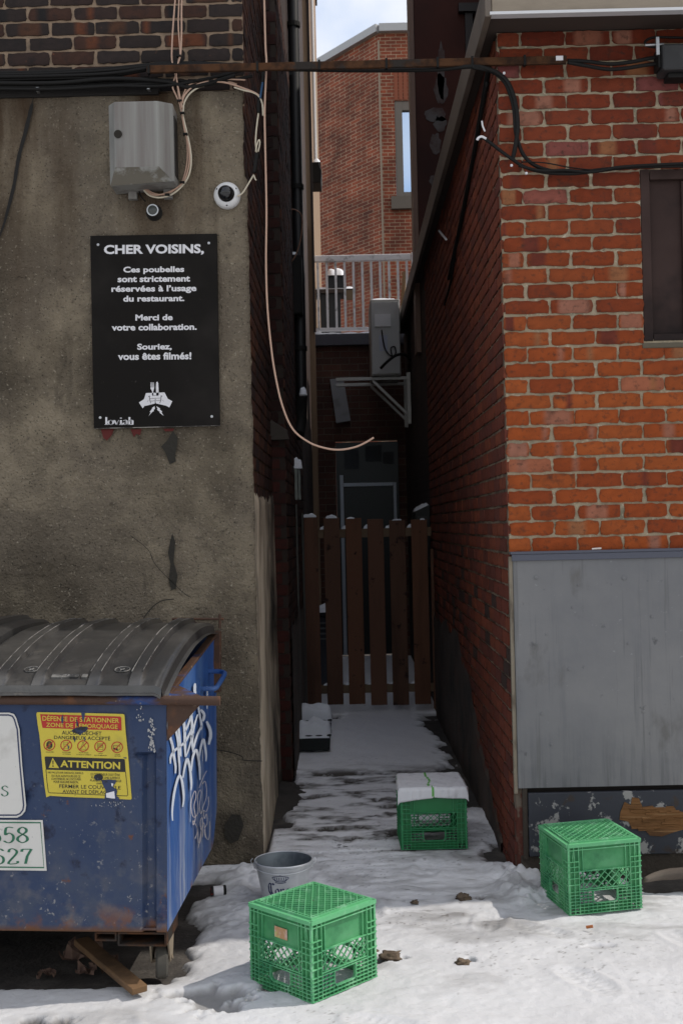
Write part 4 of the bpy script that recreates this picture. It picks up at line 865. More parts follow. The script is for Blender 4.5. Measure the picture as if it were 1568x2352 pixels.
# ---- drain pipe on the left alley wall and odds and ends
dp = thing('drain_pipe', 'black drain pipe running down the left alley wall with bits of snow', 'pipe', (-.34, 9.3, 0))
xp = -.325
b = MB(); pts = [(xp, 9.35, 8.5), (xp, 9.35, 3.7), (xp+.005, 9.3, 3.55), (xp, 9.28, 2.6)]; b.tube(pts, .045, 12); obj('pipe', b, mat('black_pipe', (.008, .008, .009), .5), dp, smooth=True)
b = MB(); b.tube([(xp, 9.28, 2.62), (xp-.01, 9.2, 2.4), (xp-.025, 9.1, 2.3)], .05, 12); obj('elbow', b, m_blackrub, dp, smooth=True)
b = MB()
for z in (7.2, 5.6, 4.3, 3.0): b.lathe([(.046, -.02), (.055, -.018), (.055, .018), (.046, .02)], 14, Matrix.Translation((xp, 9.35 if z > 3.6 else 9.29, z)))
pieces('clamp', b, m_blackrub, dp)
b = MB(); b.box((xp-.10, 9.15, 3.25), (xp+.03, 9.42, 3.72)); obj('box', b, m_blackrub, dp, bevel=.015)
s_ = MB(); snow_lump(s_, xp-.05, 9.28, 3.72, .05, .1, .05, 3); snow_lump(s_, xp+.02, 9.15, 2.62, .03, .05, .05, 5); pieces('snow_bit', s_, m_snowc, dp, smooth='all')
vt = thing('wall_vent', 'black hooded vent with snow on top high on the tan wall', 'vent', (-.29, 14.4, 6.1))
q0, q1 = P(715, 378, 14.3), P(737, 425, 14.3)
b = MB(); b.prism([(-.31, 14.2, q1.z), (-.31, 14.2, q0.z), (-.23, 14.2, q0.z), (-.19, 14.2, q0.z-.1), (-.2, 14.2, q1.z)], (0, .4, 0)); obj('hood', b, m_blackrub, vt, bevel=.008)
s_ = MB(); snow_lump(s_, -.25, 14.35, q0.z, .05, .16, .07, 8); obj('snow_cap', s_, m_snowc, vt, smooth='all')
b = MB(); b.tube([(-.27, 14.6, q0.z+.02), (-.275, 14.62, 10.4)], .022, 10); tag(obj('white_pipe', b, mat('white_pipe_paint', (.62, .62, .62), .4), smooth=True), 'thin white pipe rising above the black vent on the tan wall', 'pipe')
wl = thing('wall_lamp', 'black wall lamp with a white globe bulb on the left alley wall', 'lamp', (-.36, 8.0, 3.0))
g0 = P(638, 718, 8.0)
b = MB(); b.box((g0.x-.055, 7.95, g0.z+.035), (g0.x+.02, 8.05, g0.z+.15)); obj('bracket', b, m_blackrub, wl, bevel=.012)
b = MB(); b.lathe([(.026, -.02), (.028, .03), (.02, .05)], 16, Matrix.Translation((g0.x, 8.0, g0.z+.03))); obj('socket', b, m_blackrub, wl, smooth=True)
b = MB(); b.lathe([(.001, -.042)]+[(.042*math.cos(R(a)), .042*math.sin(R(a))) for a in range(-80, 81, 10)]+[(.001, .042)], 20, Matrix.Translation((g0.x, 8.0, g0.z))); obj('bulb', b, mat('white_glass', (.62, .62, .66), .12), wl, smooth='all')
# ================================================================== DUMPSTER
zm = lambda x0, y0, k: (lambda x, y: (x0*.57415 + x*k, y0*.57415 + y*k))
z1 = zm(0, 2400, .36617); z2 = zm(0, 3200, .40278); z4 = zm(300, 850, .31124); z5 = zm(130, 2820, .15745); z6 = zm(600, 2750, .15861); zA = zm(0, 0, .40278); zB = zm(1600, 0, .41413)
dm = thing('dumpster', 'blue steel dumpster with black plastic lids, yellow warning sticker and white graffiti', 'dumpster', (-.643, 4.05, .214), (0, R(1.0), R(-2.5)))
DM = WM[dm.name]
m_blue = mat('blue_front_paint', (.017, .034, .088), .5, layers=[L((.032, .050, .100), 2.2, .45, .7, d=7), L((.085, .088, .105), 3, .55, .8, st=(1, 1, .25), d=8), L((.007, .010, .03), 12, .60, .70, d=6), L((.10, .105, .12), 17, .62, .74, d=8, f=.6), L((.32, .32, .31), 26, .715, .74, d=5), L((.062, .073, .100), 7, .38, .66, z=(2, .45, .1), f=.75, d=9, r=.7), L((.20, .20, .21), 55, .64, .70, z=(2, .7, .1), d=4), L((.14, .13, .13), 9, .5, .7, z=(2, .28, .06), d=8),
    L((.17, .062, .02), 9, .5, .62, z=(2, .10, .0)), L((.13, .048, .018), 14, .66, .72, d=6), L((.10, .045, .02), 5, .38, .5, z=(2, .022, .0))], bump=[(60, .2, .003), (7, .35, .015)], spec=.25)
m_bside = mat('sunlit_blue_side', (.018, .066, .225), .45, layers=[L((.06, .125, .28), 4, .45, .7, st=(1, 1, .12), d=7), L((.30, .32, .37), 16, .50, .70, st=(1, 1, .07), z=(2, .75, .1), f=.75), L((.15, .15, .16), 5, .52, .72, st=(1, 1, .2), z=(2, .32, .0)), L((.4, .4, .4), 40, .71, .75, st=(1, 1, .3)), L((.12, .05, .02), 6, .5, .6, z=(2, .05, .0))], bump=[(40, .1, .003), (5, .25, .015)], spec=.4)  # more vivid than the front: sun on the side put into the blue
m_brust = mat('rusty_blue', (.055, .026, .015), .7, layers=[L((.14, .055, .02), 11, .54, .68), L((.018, .05, .17), 5, .60, .66, st=(.35, 1, 1)), L((.05, .025, .015), 16, .5, .68), L((.32, .25, .18), 30, .66, .74)], bump=[(60, .5, .005)])
m_lid = mat('black_lid_plastic', (.026, .026, .027), .28, layers=[L((.075, .072, .068), 3.2, .44, .66, d=8, f=.8), L((.12, .108, .09), 9, .64, .72, d=8, f=.8), L((.03, .03, .03), 30, .5, .65), L((.25, .25, .25), 60, .72, .76)], bump=[(90, .12, .003), (6, .15, .02)], spec=.8)
DL, DD, HF, HB = 1.75, 1.2, .80, .91
def groove(x, z):
    if z > .615: return 0
    e = min(1, max(0, (.615-z)/.012)); a = sst(-.088, -.072, x)*(1-sst(-.046, -.034, x))
    return .022*float(a)*e
b = MB(); nx, nz_ = 150, 66; vs = []
for k in range(nz_+1):
    z = HF*k/nz_
    for i in range(nx+1):
        x = -DL + DL*(i/nx)**.6; d = .004*fbm(x*5, z*5, 2.) + .0016*fbm(x*17, z*17)
        d *= min(1, min(-x, z, HF-z)/.03); dent = .020*math.exp(-((x+.535)/.018)**2-((z-.685)/.012)**2) + .016*math.exp(-((x+.50)/.03)**2-((z-.46)/.02)**2) + .02*math.exp(-((x+.085)/.03)**2-((z-.605)/.008)**2)
        vs.append((x, d + groove(x, z) + dent, z))
b.add(vs, [[k*(nx+1)+i, k*(nx+1)+i+1, (k+1)*(nx+1)+i+1, (k+1)*(nx+1)+i] for k in range(nz_) for i in range(nx)])
bf = obj('front_panel', b, m_blue, dm, local=True, smooth=True)
b = MB(); ny, nz_ = 44, 40; vs = []
def side_xyz(t, s):
    y = .004 + (DD-.004)*t; zb = 0 if t < .9 else .14*(t-.9)/.1; zt_ = HF + (HB-HF)*t; z = zb + (zt_-zb)*s
    e = min(1, min(t, 1-t, s, 1-s)/.06); return (.0 + (-.012*t) + e*(.005*fbm(y*4, z*4, 7.) + .002*fbm(y*15, z*9)), y, z)
for k in range(nz_+1):
    for i in range(ny+1): vs.append(side_xyz(i/ny, k/nz_))
b.add(vs, [[k*(ny+1)+i, k*(ny+1)+i+1, (k+1)*(ny+1)+i+1, (k+1)*(ny+1)+i] for k in range(nz_) for i in range(ny)])
obj('side_panel', b, m_bside, dm, local=True, smooth=True)
b = MB(); b.box((-DL, .006, .004), (-.014, DD-.12, .012)); b.quad((-DL, DD-.003, .14), (-.014, DD-.003, .14), (-.014, DD-.003, HB-.005), (-DL, DD-.003, HB-.005)); b.quad((-DL, DD-.12, .008), (-.014, DD-.12, .008), (-.014, DD-.003, .14), (-DL, DD-.003, .14)); b.quad((-DL, .01, 0), (-DL, DD, .1), (-DL, DD, HB), (-DL, .01, HF)); obj('shell', b, m_blue, dm, local=True)
b = MB(); b.tube([(-DL, -.012, HF-.002), (-.05, -.012, HF-.002), (.188, -.014, HF-.004)], .0165, 20); bar = obj('lift_bar', b, m_brust, dm, local=True, smooth=True)
b = MB(); b.prism([(.002, -.003, HF-.012), (.125, -.003, HF-.012), (.002, -.003, HF-.145)], (0, .007, 0)); b.prism([(-.03, .006, HF+.004), (.12, .006, HF+.004), (-.012, .2, HF+.022)], (0, 0, .006)); obj('gusset', b, m_brust, dm, local=True)
b = MB(); b.bar((-.006, .0, HF+.006), (-.016, DD, HB+.006), .03, .012); b.bar((-.014, DD-.05, HB-.25), (-.014, DD-.05, HB+.02), .035, .06, (1, 0, 0)); obj('top_rim', b, m_brust, dm, local=True, bevel=.003)
b = MB(); b.tube(smooth_pts([(-.01, .72, .735), (.03, .72, .735), (.055, .73, .735), (.064, .77, .745), (.064, .93, .765), (.052, .97, .77), (.03, .98, .772), (-.01, .98, .772)], 4), .010, 10); b.box((-.008, .70, .70), (-.001, .745, .77)); obj('side_handle', b, m_bside, dm, local=True, smooth=True)
b = MB(); b.tube([(-.2, DD-.05, HB+.072), (.03, DD-.05, HB+.072)], .006, 8); b.tube([(.012, DD-.05, HB+.03), (.012, DD-.05, HB+.095)], .006, 8); obj('hinge_rod', b, m_brust, dm, local=True, smooth=True)
# lids with raised ribs
def lid(xa, xb, dz, ribs, name):
    b = MB(); xs = set([xa, xb]); n = int((xb-xa)/.012)
    for i in range(n+1): xs.add(xa+(xb-xa)*i/n)
    for (p, q) in ribs:
        for e in (p-.004, p, q, q+.010): 
            if xa < e < xb: xs.add(e)
    xs = sorted(xs); nj = 36; vs = []
    for j in range(nj+1):
        t = j/nj; y = -.022 + 1.15*t; z0 = HF+.050+dz + .118*t + .062*math.sin(math.pi*min(1, t*1.02))**.8
        for x in xs:
            r = 0
            for (p, q) in ribs: r = max(r, min(max((x-p+.004)/.004, 0), max((q+.010-x)/.010, 0), 1))
            e = min(1, j/2.5)*min(1, (nj-j)/2); xe = min(1, min(x-xa, xb-x)/.02)
            vs.append((x, y, z0 + .019*r*e - .012*(1-xe) + .0025*fbm(x*4, y*4, 4.)))
    m_ = len(xs); b.add(vs, [[j*m_+i, j*m_+i+1, (j+1)*m_+i+1, (j+1)*m_+i] for j in range(nj) for i in range(m_-1)])
    top = [Vector(vs[i]) for i in range(m_)]; b0 = len(b.v)     # front skirt with a flat lip
    sk = [(p.x, p.y-.001-.004*k, p.z-.024*k) for k in (0, .5, 1) for p in top] + [(p.x, p.y-.016, p.z-.026) for p in top] + [(p.x, p.y-.016, p.z-.033+.003*fbm(p.x*6, 1)) for p in top]
    b.add(sk, [[k*m_+i, (k+1)*m_+i, (k+1)*m_+i+1, k*m_+i+1] for k in range(4) for i in range(m_-1)])
    sd = [Vector(vs[j*m_+m_-1]) for j in range(nj+1)]
    b.add([tuple(p) for p in sd] + [(p.x+.006, p.y, p.z-.03) for p in sd] + [(p.x+.02, p.y, p.z-.034) for p in sd], [[k*(nj+1)+j, k*(nj+1)+j+1, (k+1)*(nj+1)+j+1, (k+1)*(nj+1)+j] for k in (0, 1) for j in range(nj)])
    return obj(name, b, m_lid, dm, local=True, smooth='all' if False else True)
l1 = lid(-.725, -.012, 0, [(-.60, -.565), (-.465, -.43), (-.272, -.236), (-.128, -.09)], 'lid')
l2 = lid(-1.72, -.745, .016, [(-1.4, -1.36), (-1.2, -1.16), (-1.0, -.96), (-.86, -.82)], 'lid')
def lid_edge(xs, dz, par):
    for x in xs:
        pts = []
        for j in range(2, 35):
            t = j/36; y = -.022 + 1.15*t; pts.append((x, y, HF+.050+dz + .118*t + .062*math.sin(math.pi*min(1, t*1.02))**.8 + .019 + .0025*fbm(x*4, y*4, 4.)))
        b = MB(); b.tube(pts, [.0016+.0012*fbm(x*9, q[1]*7) for q in pts], 5); obj('lit_worn_rib_edge', b, m_edge, par, local=True, smooth='all')
m_edge = mat('scuffed_lit_plastic', (.17, .165, .155), .5, layers=[L((.03, .03, .03), 14, .45, .6), L((.36, .35, .34), 30, .6, .7)])  # pale rib edges: scuffing plus edge glints put into the colour
lid_edge([-.60, -.565, -.465, -.43, -.272, -.236, -.128, -.09], 0, l1)
b = MB()
for (x, y) in ((-.50, .10), (-.175, .10)):
    zt_ = HF+.050+.118*(y/1.15)+.062*math.sin(math.pi*(y+.022)/1.15)**.8+.004; sl_ = Matrix.Rotation(R(13), 4, 'X')
    Mx = Matrix.Translation((x, y, zt_)) @ sl_
    ring = [Mx @ Vector((.026*math.cos(2*math.pi*i/24), .026*math.sin(2*math.pi*i/24), 0)) for i in range(25)]; b.tube(ring, .0022, 5)
    b.tube([Mx @ Vector((-.016, .016, 0)), Mx @ Vector((.016, -.016, 0))], .0022, 5); b.tube([Mx @ Vector((-.006, -.010, 0)), Mx @ Vector((.006, .010, 0))], .0018, 5)
Mx = Matrix.Translation((-.36, .035, HF+.073)) @ Matrix.Rotation(R(22), 4, 'X'); b.box((-.048, -.010, -.004), (.048, .012, .0035), Mx); b.box((.058, -.010, -.004), (.078, .012, .0035), Mx)
pieces('embossing', b, m_edge, l1, local=True)
# fork channels, caster
b = MB()
def chan(b, x0, x1, z0, z1_, t_=.006):
    for (a, c, d, e) in ((x0, x1, z0, z0+t_), (x0, x1, z1_-t_, z1_), (x0, x0+t_, z0+t_, z1_-t_), (x1-t_, x1, z0+t_, z1_-t_)): b.box((a-(.03 if False else 0), .004, d), (c, .22, e))
for A_ in ((-.172, -.004, -.05, -.003), (-.252, -.176, -.034, -.003), (-1.3, -1.1, -.05, -.003)): b = MB(); chan(b, *A_); obj('skid_channel', b, m_rust, dm, local=True)
for cx_ in (-.055, -1.35):
    wM = Matrix.Translation((cx_, .18, -.165)) @ Matrix.Rotation(R(12), 4, 'Z') @ Matrix.Rotation(math.pi/2, 4, 'Y')
    b = MB(); b.lathe([(.02, -.022), (.052, -.022), (.06, -.015), (.06, .015), (.052, .022), (.02, .022)], 28, wM, True, True); wh = obj('caster_wheel', b, mat('dirty_rubber', (.075, .07, .06), .85, layers=[L((.03, .028, .025), 7, .45, .65)]), dm, local=True, smooth=True)
    b = MB()
    for s in (-1, 1): b.prism([(cx_+s*.030, .16, -.16), (cx_+s*.030, .2, -.16), (cx_+s*.030, .225, -.06), (cx_+s*.030, .125, -.06)], (s*.006, 0, 0))
    b.box((cx_-.04, .11, -.06), (cx_+.04, .24, -.052)); b.tube([(cx_-.04, .18, -.165), (cx_+.04, .18, -.148)], .008, 8); obj('caster_fork', b, mat('tan_steel', (.22, .18, .13), .7, layers=[L((.1, .06, .035), 12, .5, .7)]), dm, local=True)
# printed things on the front
FO = DM @ Vector((0, -.0035, 0)); FN = DM.to_3x3() @ Vector((0, -1, 0)); SO = DM @ Vector((.0045, 0, 0)); SNm = DM.to_3x3() @ Vector((1, .0, 0))
def fdec(zf, lift): return lambda x, y: onplane(*zf(x, y), FO + FN*lift, FN)
m_yel = mat('yellow_sticker', (.52, .42, .045), .45, layers=[L((.42, .34, .05), 10, .55, .75), L((.20, .15, .05), 40, .68, .76)], bump=[(25, .3, .004)])
m_red = mat('red_print', (.38, .018, .014), .45); m_blk = mat('black_print', (.012, .012, .012), .5)
m_tear = mat('torn_blue', (.02, .035, .09), .5, layers=[L((.008, .009, .012), 18, .5, .6), L((.3, .3, .28), 60, .68, .73)])
f5 = lambda l: fdec(z5, l)
b = MB(); outer = [(75, 106), (400, 112), (700, 116), (1000, 124), (1320, 132), (1345, 145), (1362, 400), (1395, 700), (1420, 1000), (1440, 1250), (1450, 1360), (1440, 1382), (1200, 1370), (900, 1356), (600, 1346), (260, 1326), (205, 1348), (180, 1180), (150, 920), (132, 720), (105, 440), (80, 290), (60, 130)]
poly_on(b, outer, f5(.0008)); stk = obj('warning_sticker', b, m_yel, dm); stk['label'] = 'torn yellow and red warning sticker'
b = MB(); poly_on(b, [(116, 135), (1285, 170), (1298, 185), (1304, 374), (150, 336), (132, 240)], f5(.0014)); obj('red_band', b, m_red, stk)
b = MB()
text_on(b, 'DÉFENSE DE STATIONNER', [(146, 142), (1268, 178), (1266, 264), (150, 230)], f5(.0020), .014); text_on(b, 'ZONE DE REMORQUAGE', [(203, 258), (1246, 288), (1246, 362), (203, 330)], f5(.0020), .014)
poly_on(b, [(298, 770), (392, 922), (241, 916)], f5(.0020)); text_on(b, 'ATTENTION', [(410, 806), (1282, 833), (1282, 942), (410, 908)], f5(.0020), .03)
b_yl = b
b = MB(); poly_on(b, [(180, 765), (195, 752), (1335, 788), (1350, 800), (1362, 980), (200, 945)], f5(.0014))
ribbon_on(b, [(200, 940), (215, 1120), (236, 1272), (250, 1282), (800, 1306), (1380, 1328), (1394, 1315), (1382, 1180), (1360, 975)], 9, f5(.0014))
text_on(b, 'AUCUN DÉCHET', [(432, 362), (1012, 376), (1012, 446), (432, 432)], f5(.0014), .012); text_on(b, 'DANGEREUX ACCEPTÉ', [(318, 436), (1138, 452), (1138, 520), (318, 496)], f5(.0014), .012)
for s, x0, y0, x1, y1, dy in [('NE PAS JOUER DEDANS, DESSUS', 228, 971, 745, 1006, 12), ('OU AUX ALENTOURS DE CE', 280, 1018, 703, 1050, 10), ("CONTENEUR, NI L'OCCUPER", 278, 1061, 710, 1097, 10), ('POUR AUCUNE RAISON.', 312, 1104, 675, 1138, 8),
    ('LE CONTENEUR DOIT ÊTRE', 852, 984, 1278, 1028, 12), ('PLACÉ SUR UNE SURFACE', 860, 1032, 1278, 1074, 10), ('PLANE, DURE ET CHARGÉ', 845, 1078, 1300, 1122, 12), ('UNIFORMÉMENT', 935, 1124, 1200, 1160, 8), ('FERMER LE COUVERCLE', 395, 1158, 1290, 1212, 24), ('AVANT DE DÉPLACER', 442, 1222, 1170, 1286, 18),
    ('AUCUN PNEU', 198, 679, 315, 695, 2), ('AUCUN BARIL', 438, 683, 565, 698, 2), ('OU TONNEAU', 443, 710, 562, 725, 2), ('AUCUN LIQUIDE', 678, 690, 822, 706, 3), ('OU PRODUIT CHIMIQUE', 645, 717, 860, 735, 4), ('AUCUN', 965, 700, 1028, 715, 1), ('ÉLECTROMÉNAGER', 908, 725, 1088, 744, 3), ('AUCUNE', 1205, 713, 1280, 729, 2), ('BATTERIE', 1203, 738, 1290, 754, 2)]:
    text_on(b, s, [(x0, y0), (x1, y0+dy), (x1, y1+dy), (x0, y1)], f5(.0014), .008)
for i, (cx, cy) in enumerate([(250, 585), (495, 592), (741, 600), (990, 607), (1237, 618)]):
    if i == 0:
        for r in (.95, .75, .55, .32): ribbon_on(b, circle_px(cx, cy, 44*r, 58*r, 20), 8, f5(.0014), closed=True)
    if i == 1: ribbon_on(b, [(cx-35, cy-48), (cx+20, cy-48), (cx+28, cy+45), (cx-28, cy+45)], 5, f5(.0014), closed=True); ribbon_on(b, [(cx-34, cy-20), (cx+24, cy-20)], 4, f5(.0014))
    if i == 2: ribbon_on(b, [(cx-10, cy-56), (cx+10, cy-56), (cx+10, cy-20), (cx+48, cy+48), (cx-48, cy+46), (cx-10, cy-20)], 5, f5(.0014), closed=True)
    if i == 3:
        ribbon_on(b, [(cx-42, cy-45), (cx+35, cy-42), (cx+42, cy+46), (cx-36, cy+44)], 6, f5(.0014), closed=True)
        for q in (-25, -8, 10): ribbon_on(b, [(cx-34, cy+q), (cx+34, cy+q)], 6, f5(.0014))
    if i == 4:
        poly_on(b, [(cx-55, cy+5), (cx+10, cy+18), (cx+10, cy+48), (cx-50, cy+30)], f5(.0014)); ribbon_on(b, [(cx-50, cy-25), (cx+40, cy-18), (cx+48, cy+20), (cx+10, cy+48), (cx-50, cy+30), (cx-55, cy-20)], 6, f5(.0014), closed=True)
obj('black_lettering', b, m_blk, stk, recalc=False)
poly_on(b_yl, [(1, 1), (2, 1), (2, 2)], f5(.0001)) if False else None
obj('yellow_lettering', b_yl, m_yel, stk, recalc=False)
b = MB(); poly_on(b, [(292, 812), (312, 813), (308, 870), (298, 870)], f5(.0026)); poly_on(b, circle_px(303, 892, 11, 11, 10), f5(.0026)); obj('exclamation_mark', b, m_blk, stk, recalc=False)
b = MB()
for cx, cy in [(250, 585), (495, 592), (741, 600), (990, 607), (1237, 618)]: ribbon_on(b, circle_px(cx, cy, 79, 77), 13, f5(.0020), closed=True); ribbon_on(b, [(cx-52, cy+54), (cx+54, cy-54)], 12, f5(.0020))
obj('prohibition_rings', b, m_red, stk, recalc=False)
b = MB()
for p in ([(575, 375), (605, 350), (640, 335), (700, 318), (800, 320), (810, 350), (780, 390), (735, 405), (700, 446), (660, 420), (600, 405)], [(712, 104), (770, 106), (762, 180), (745, 255), (728, 200)], [(445, 135), (458, 230), (436, 285), (420, 210)], [(640, 195), (668, 260), (672, 325), (645, 300)], [(608, 448), (634, 500), (620, 552), (602, 500)], [(755, 460), (778, 500), (762, 540)], [(512, 580), (540, 610), (525, 662)], [(1248, 335), (1268, 380), (1252, 372)],
          circle_px(966, 1056, 66, 50, 16), [(1005, 1098), (1110, 1088), (1225, 1098), (1215, 1140), (1175, 1190), (1240, 1250), (1225, 1330), (1265, 1352), (1268, 1405), (1150, 1400), (1055, 1362), (1072, 1250), (1036, 1180)], [(1325, 765), (1372, 768), (1378, 782), (1345, 780)], [(1195, 1000), (1225, 1060), (1210, 1100), (1218, 1050)]): poly_on(b, p, f5(.0032))
pieces('torn_patch', b, m_tear, stk, recalc=False)
b = MB(); poly_on(b, [(1075, 1290), (1130, 1275), (1195, 1258), (1207, 1366), (1150, 1362), (1080, 1350)], f5(.0038)); poly_on(b, [(1150, 1140), (1185, 1150), (1168, 1195), (1158, 1180)], f5(.0038)); obj('paper_scraps', b, m_white, stk, recalc=False)
# white panels with green writing
m_pw = mat('white_panel', (.56, .55, .52), .45, layers=[L((.36, .34, .31), 6, .5, .75), L((.10, .10, .12), 30, .69, .73)]); m_pg = mat('green_ink', (.02, .13, .07), .5, layers=[L((.4, .45, .4), 30, .66, .72)]); m_pn = mat('navy_line', (.02, .03, .08), .5)
f1_ = lambda l: fdec(z1, l); f2_ = lambda l: fdec(z2, l)
b = MB(); poly_on(b, [(-330, 707), (60, 707), (90, 716), (104, 740), (124, 810), (142, 1050), (166, 1290), (160, 1325), (140, 1350), (110, 1366), (-330, 1366)], f1_(.0010)); pw = obj('white_panel', b, m_pw, dm, recalc=False); pw['label'] = 'large white panel with rounded corners and a navy border'
b = MB(); ribbon_on(b, [(-330, 722), (58, 722), (80, 730), (92, 750), (110, 812), (128, 1050), (150, 1288), (145, 1318), (128, 1340), (105, 1350), (-330, 1350)], 9, f1_(.0018)); obj('navy_border', b, m_pn, pw, recalc=False)
DG = {'5': [[(.62, .97), (.2, .97), (.14, .52), (.3, .62), (.48, .6), (.63, .44), (.62, .2), (.45, .03), (.22, .03), (.06, .14)]],
      '8': [[(.36, .54), (.14, .66), (.13, .84), (.34, .98), (.56, .86), (.55, .68), (.36, .54), (.1, .36), (.08, .16), (.34, .02), (.62, .16), (.6, .38), (.36, .54)]],
      '6': [[(.6, .86), (.42, .98), (.2, .84), (.08, .5), (.12, .16), (.36, .02), (.6, .16), (.6, .42), (.38, .56), (.12, .4)]],
      '2': [[(.1, .76), (.16, .94), (.36, .98), (.58, .86), (.56, .64), (.08, .06), (.62, .06), (.66, .2)]],
      '7': [[(.08, .78), (.1, .94), (.64, .94), (.4, .5), (.3, .02)]],
      'S': [[(.58, .82), (.4, .97), (.18, .9), (.14, .7), (.34, .54), (.56, .38), (.56, .16), (.36, .02), (.16, .08), (.08, .24)]]}
def serif(mb, ch, x0, x1, y0, y1, fn, w=.13):
    for s in DG[ch]:
        pts = [(x0 + x*(x1-x0)/.68, y1 - y*(y1-y0)) for x, y in s]; pp = sm2(pts, 5) if ch not in '7' else pts
        ribbon_on(mb, pp, w*(x1-x0)*1.9, fn, nib=(1, 0)); ribbon_on(mb, pp, .055*(y1-y0), fn, nib=(0, 1))
b = MB(); serif(b, 'S', 6, 58, 1165, 1232, f1_(.0020), .10); obj('green_letter', b, m_pg, pw, recalc=False)
b = MB(); poly_on(b, [(-300, 112), (245, 115), (268, 404), (-300, 397)], f2_(.0010)); pl = obj('number_plate', b, m_pw, dm, recalc=False); pl['label'] = 'white plate with green digits and a green border'
b = MB(); ribbon_on(b, [(-300, 127), (232, 130), (252, 386), (-300, 380)], 8, f2_(.0018)); obj('green_border', b, m_pg, pl, recalc=False)
b = MB()
for ch, x0, x1, y0, y1 in [('5', 20, 82, 156, 246), ('8', 96, 162, 154, 246), ('6', -58, 6, 156, 246), ('6', -34, 27, 278, 368), ('2', 42, 104, 277, 367), ('7', 118, 184, 276, 366)]: serif(b, ch, x0, x1, y0, y1, f2_(.0020))
obj('green_digits', b, m_pg, pl, recalc=False)
# spray paint on the side
f6 = lambda x, y: onplane(*z6(x, y), SO, SNm)
m_spray = mat('white_spray', (.46, .50, .57), .6, layers=[L((.30, .34, .42), 14, .55, .72)])
b = MB()
def stroke(mb, pts, w):
    pp = sm2(pts, 6); n = len(pp); ribbon_on(mb, pp, [w*(.35+.65*min(1, 3.2*min(i/(n-1), 1-i/(n-1))+.25)) for i in range(n)], f6)
for pts, w in [([(270, 460), (264, 560), (290, 700), (330, 850), (350, 1000), (372, 1140), (370, 1245)], 36), ([(350, 360), (352, 480), (382, 640), (410, 800), (420, 1000), (430, 1130), (430, 1260)], 32), ([(405, 370), (406, 520), (430, 700), (440, 900), (452, 1000)], 34), ([(462, 280), (480, 420), (503, 600), (508, 800), (515, 1005)], 40), ([(298, 1105), (302, 1010), (350, 925), (420, 865), (500, 800), (560, 700), (605, 590)], 34), ([(572, 250), (600, 400), (612, 560), (598, 690)], 34), ([(655, 240), (620, 340), (562, 520), (508, 650)], 30), ([(700, 240), (722, 400), (748, 540), (738, 620)], 30), ([(692, 390), (642, 560), (620, 700), (616, 850), (630, 950)], 28), ([(752, 550), (692, 680), (652, 800), (628, 905)], 30), ([(735, 320), (786, 390), (770, 490)], 40), ([(820, 490), (868, 600), (880, 700), (852, 830)], 46), ([(330, 1930), (325, 1780), (350, 1550), (390, 1370), (430, 1275), (465, 1350), (485, 1500), (490, 1620), (475, 1730)], 34), ([(480, 1310), (500, 1180), (540, 1035), (570, 1120), (590, 1250), (602, 1400), (596, 1490)], 34), ([(600, 1210), (620, 1020), (668, 905), (700, 1000), (720, 1150), (726, 1340)], 34), ([(715, 1030), (735, 880), (775, 750), (800, 860), (815, 980), (812, 1070)], 32), ([(520, 1010), (560, 900), (600, 760), (640, 640)], 22), ([(655, -60), (650, 40), (660, 95)], 40), ([(825, -20), (832, 120), (828, 310)], 20)]: stroke(b, pts, w)
for pts in ([(596, 1480), (590, 1700), (585, 1950)], [(590, 660), (590, 780)], [(765, 900), (765, 1070)]): ribbon_on(b, pts, 6, f6)
gf = obj('spray_graffiti', b, m_spray, dm, recalc=False)
b = MB()
for pts in ([(822, 1208), (780, 1290), (745, 1370), (712, 1460)], [(760, 1400), (800, 1360), (820, 1480), (815, 1600), (780, 1700), (740, 1830), (720, 1700), (745, 1520), (720, 1490), (690, 1600), (700, 1800), (640, 1880), (605, 1800), (600, 1650), (650, 1500), (668, 1580), (640, 1720), (660, 1880), (632, 1990), (625, 1930), (665, 1990), (690, 2080), (655, 2190)], [(845, 1580), (850, 1690), (815, 1800), (780, 1780), (790, 1900), (820, 1830), (830, 1960), (790, 2060), (805, 2180)], [(640, 1940), (690, 2060), (700, 2220), (725, 2250), (745, 2100), (728, 1950), (760, 1890), (770, 2060), (762, 2170)], [(868, 1940), (870, 2060), (850, 2200), (815, 2170), (800, 2080), (780, 1960), (745, 2080), (700, 2330)]): ribbon_on(b, sm2(pts, 6), 9, f6)
obj('thin_scribble', b, mat('pale_scribble', (.42, .38, .38), .6), dm, recalc=False)
b = MB(); random.seed(5)                       # chipped paint near the corner
def chip(cx, cy, r): poly_on(b, [(cx+r*math.cos(a*.785)*random.uniform(.4, 1.2), cy+1.4*r*math.sin(a*.785)*random.uniform(.4, 1.2)) for a in range(8)], f1_(.0012))
for _ in range(46): chip(random.gauss(955, 9), random.uniform(740, 950), random.uniform(2, 9))
for _ in range(16): chip(random.gauss(880, 8), random.uniform(670, 760), random.uniform(2, 6))
for _ in range(30): chip(random.gauss(700, 50), random.uniform(1265, 1300), random.uniform(1.5, 4))
ch_ = obj('paint_chips', b, mat('chipped_grey', (.34, .34, .34), .7), dm, recalc=False); ch_['kind'] = 'stuff'
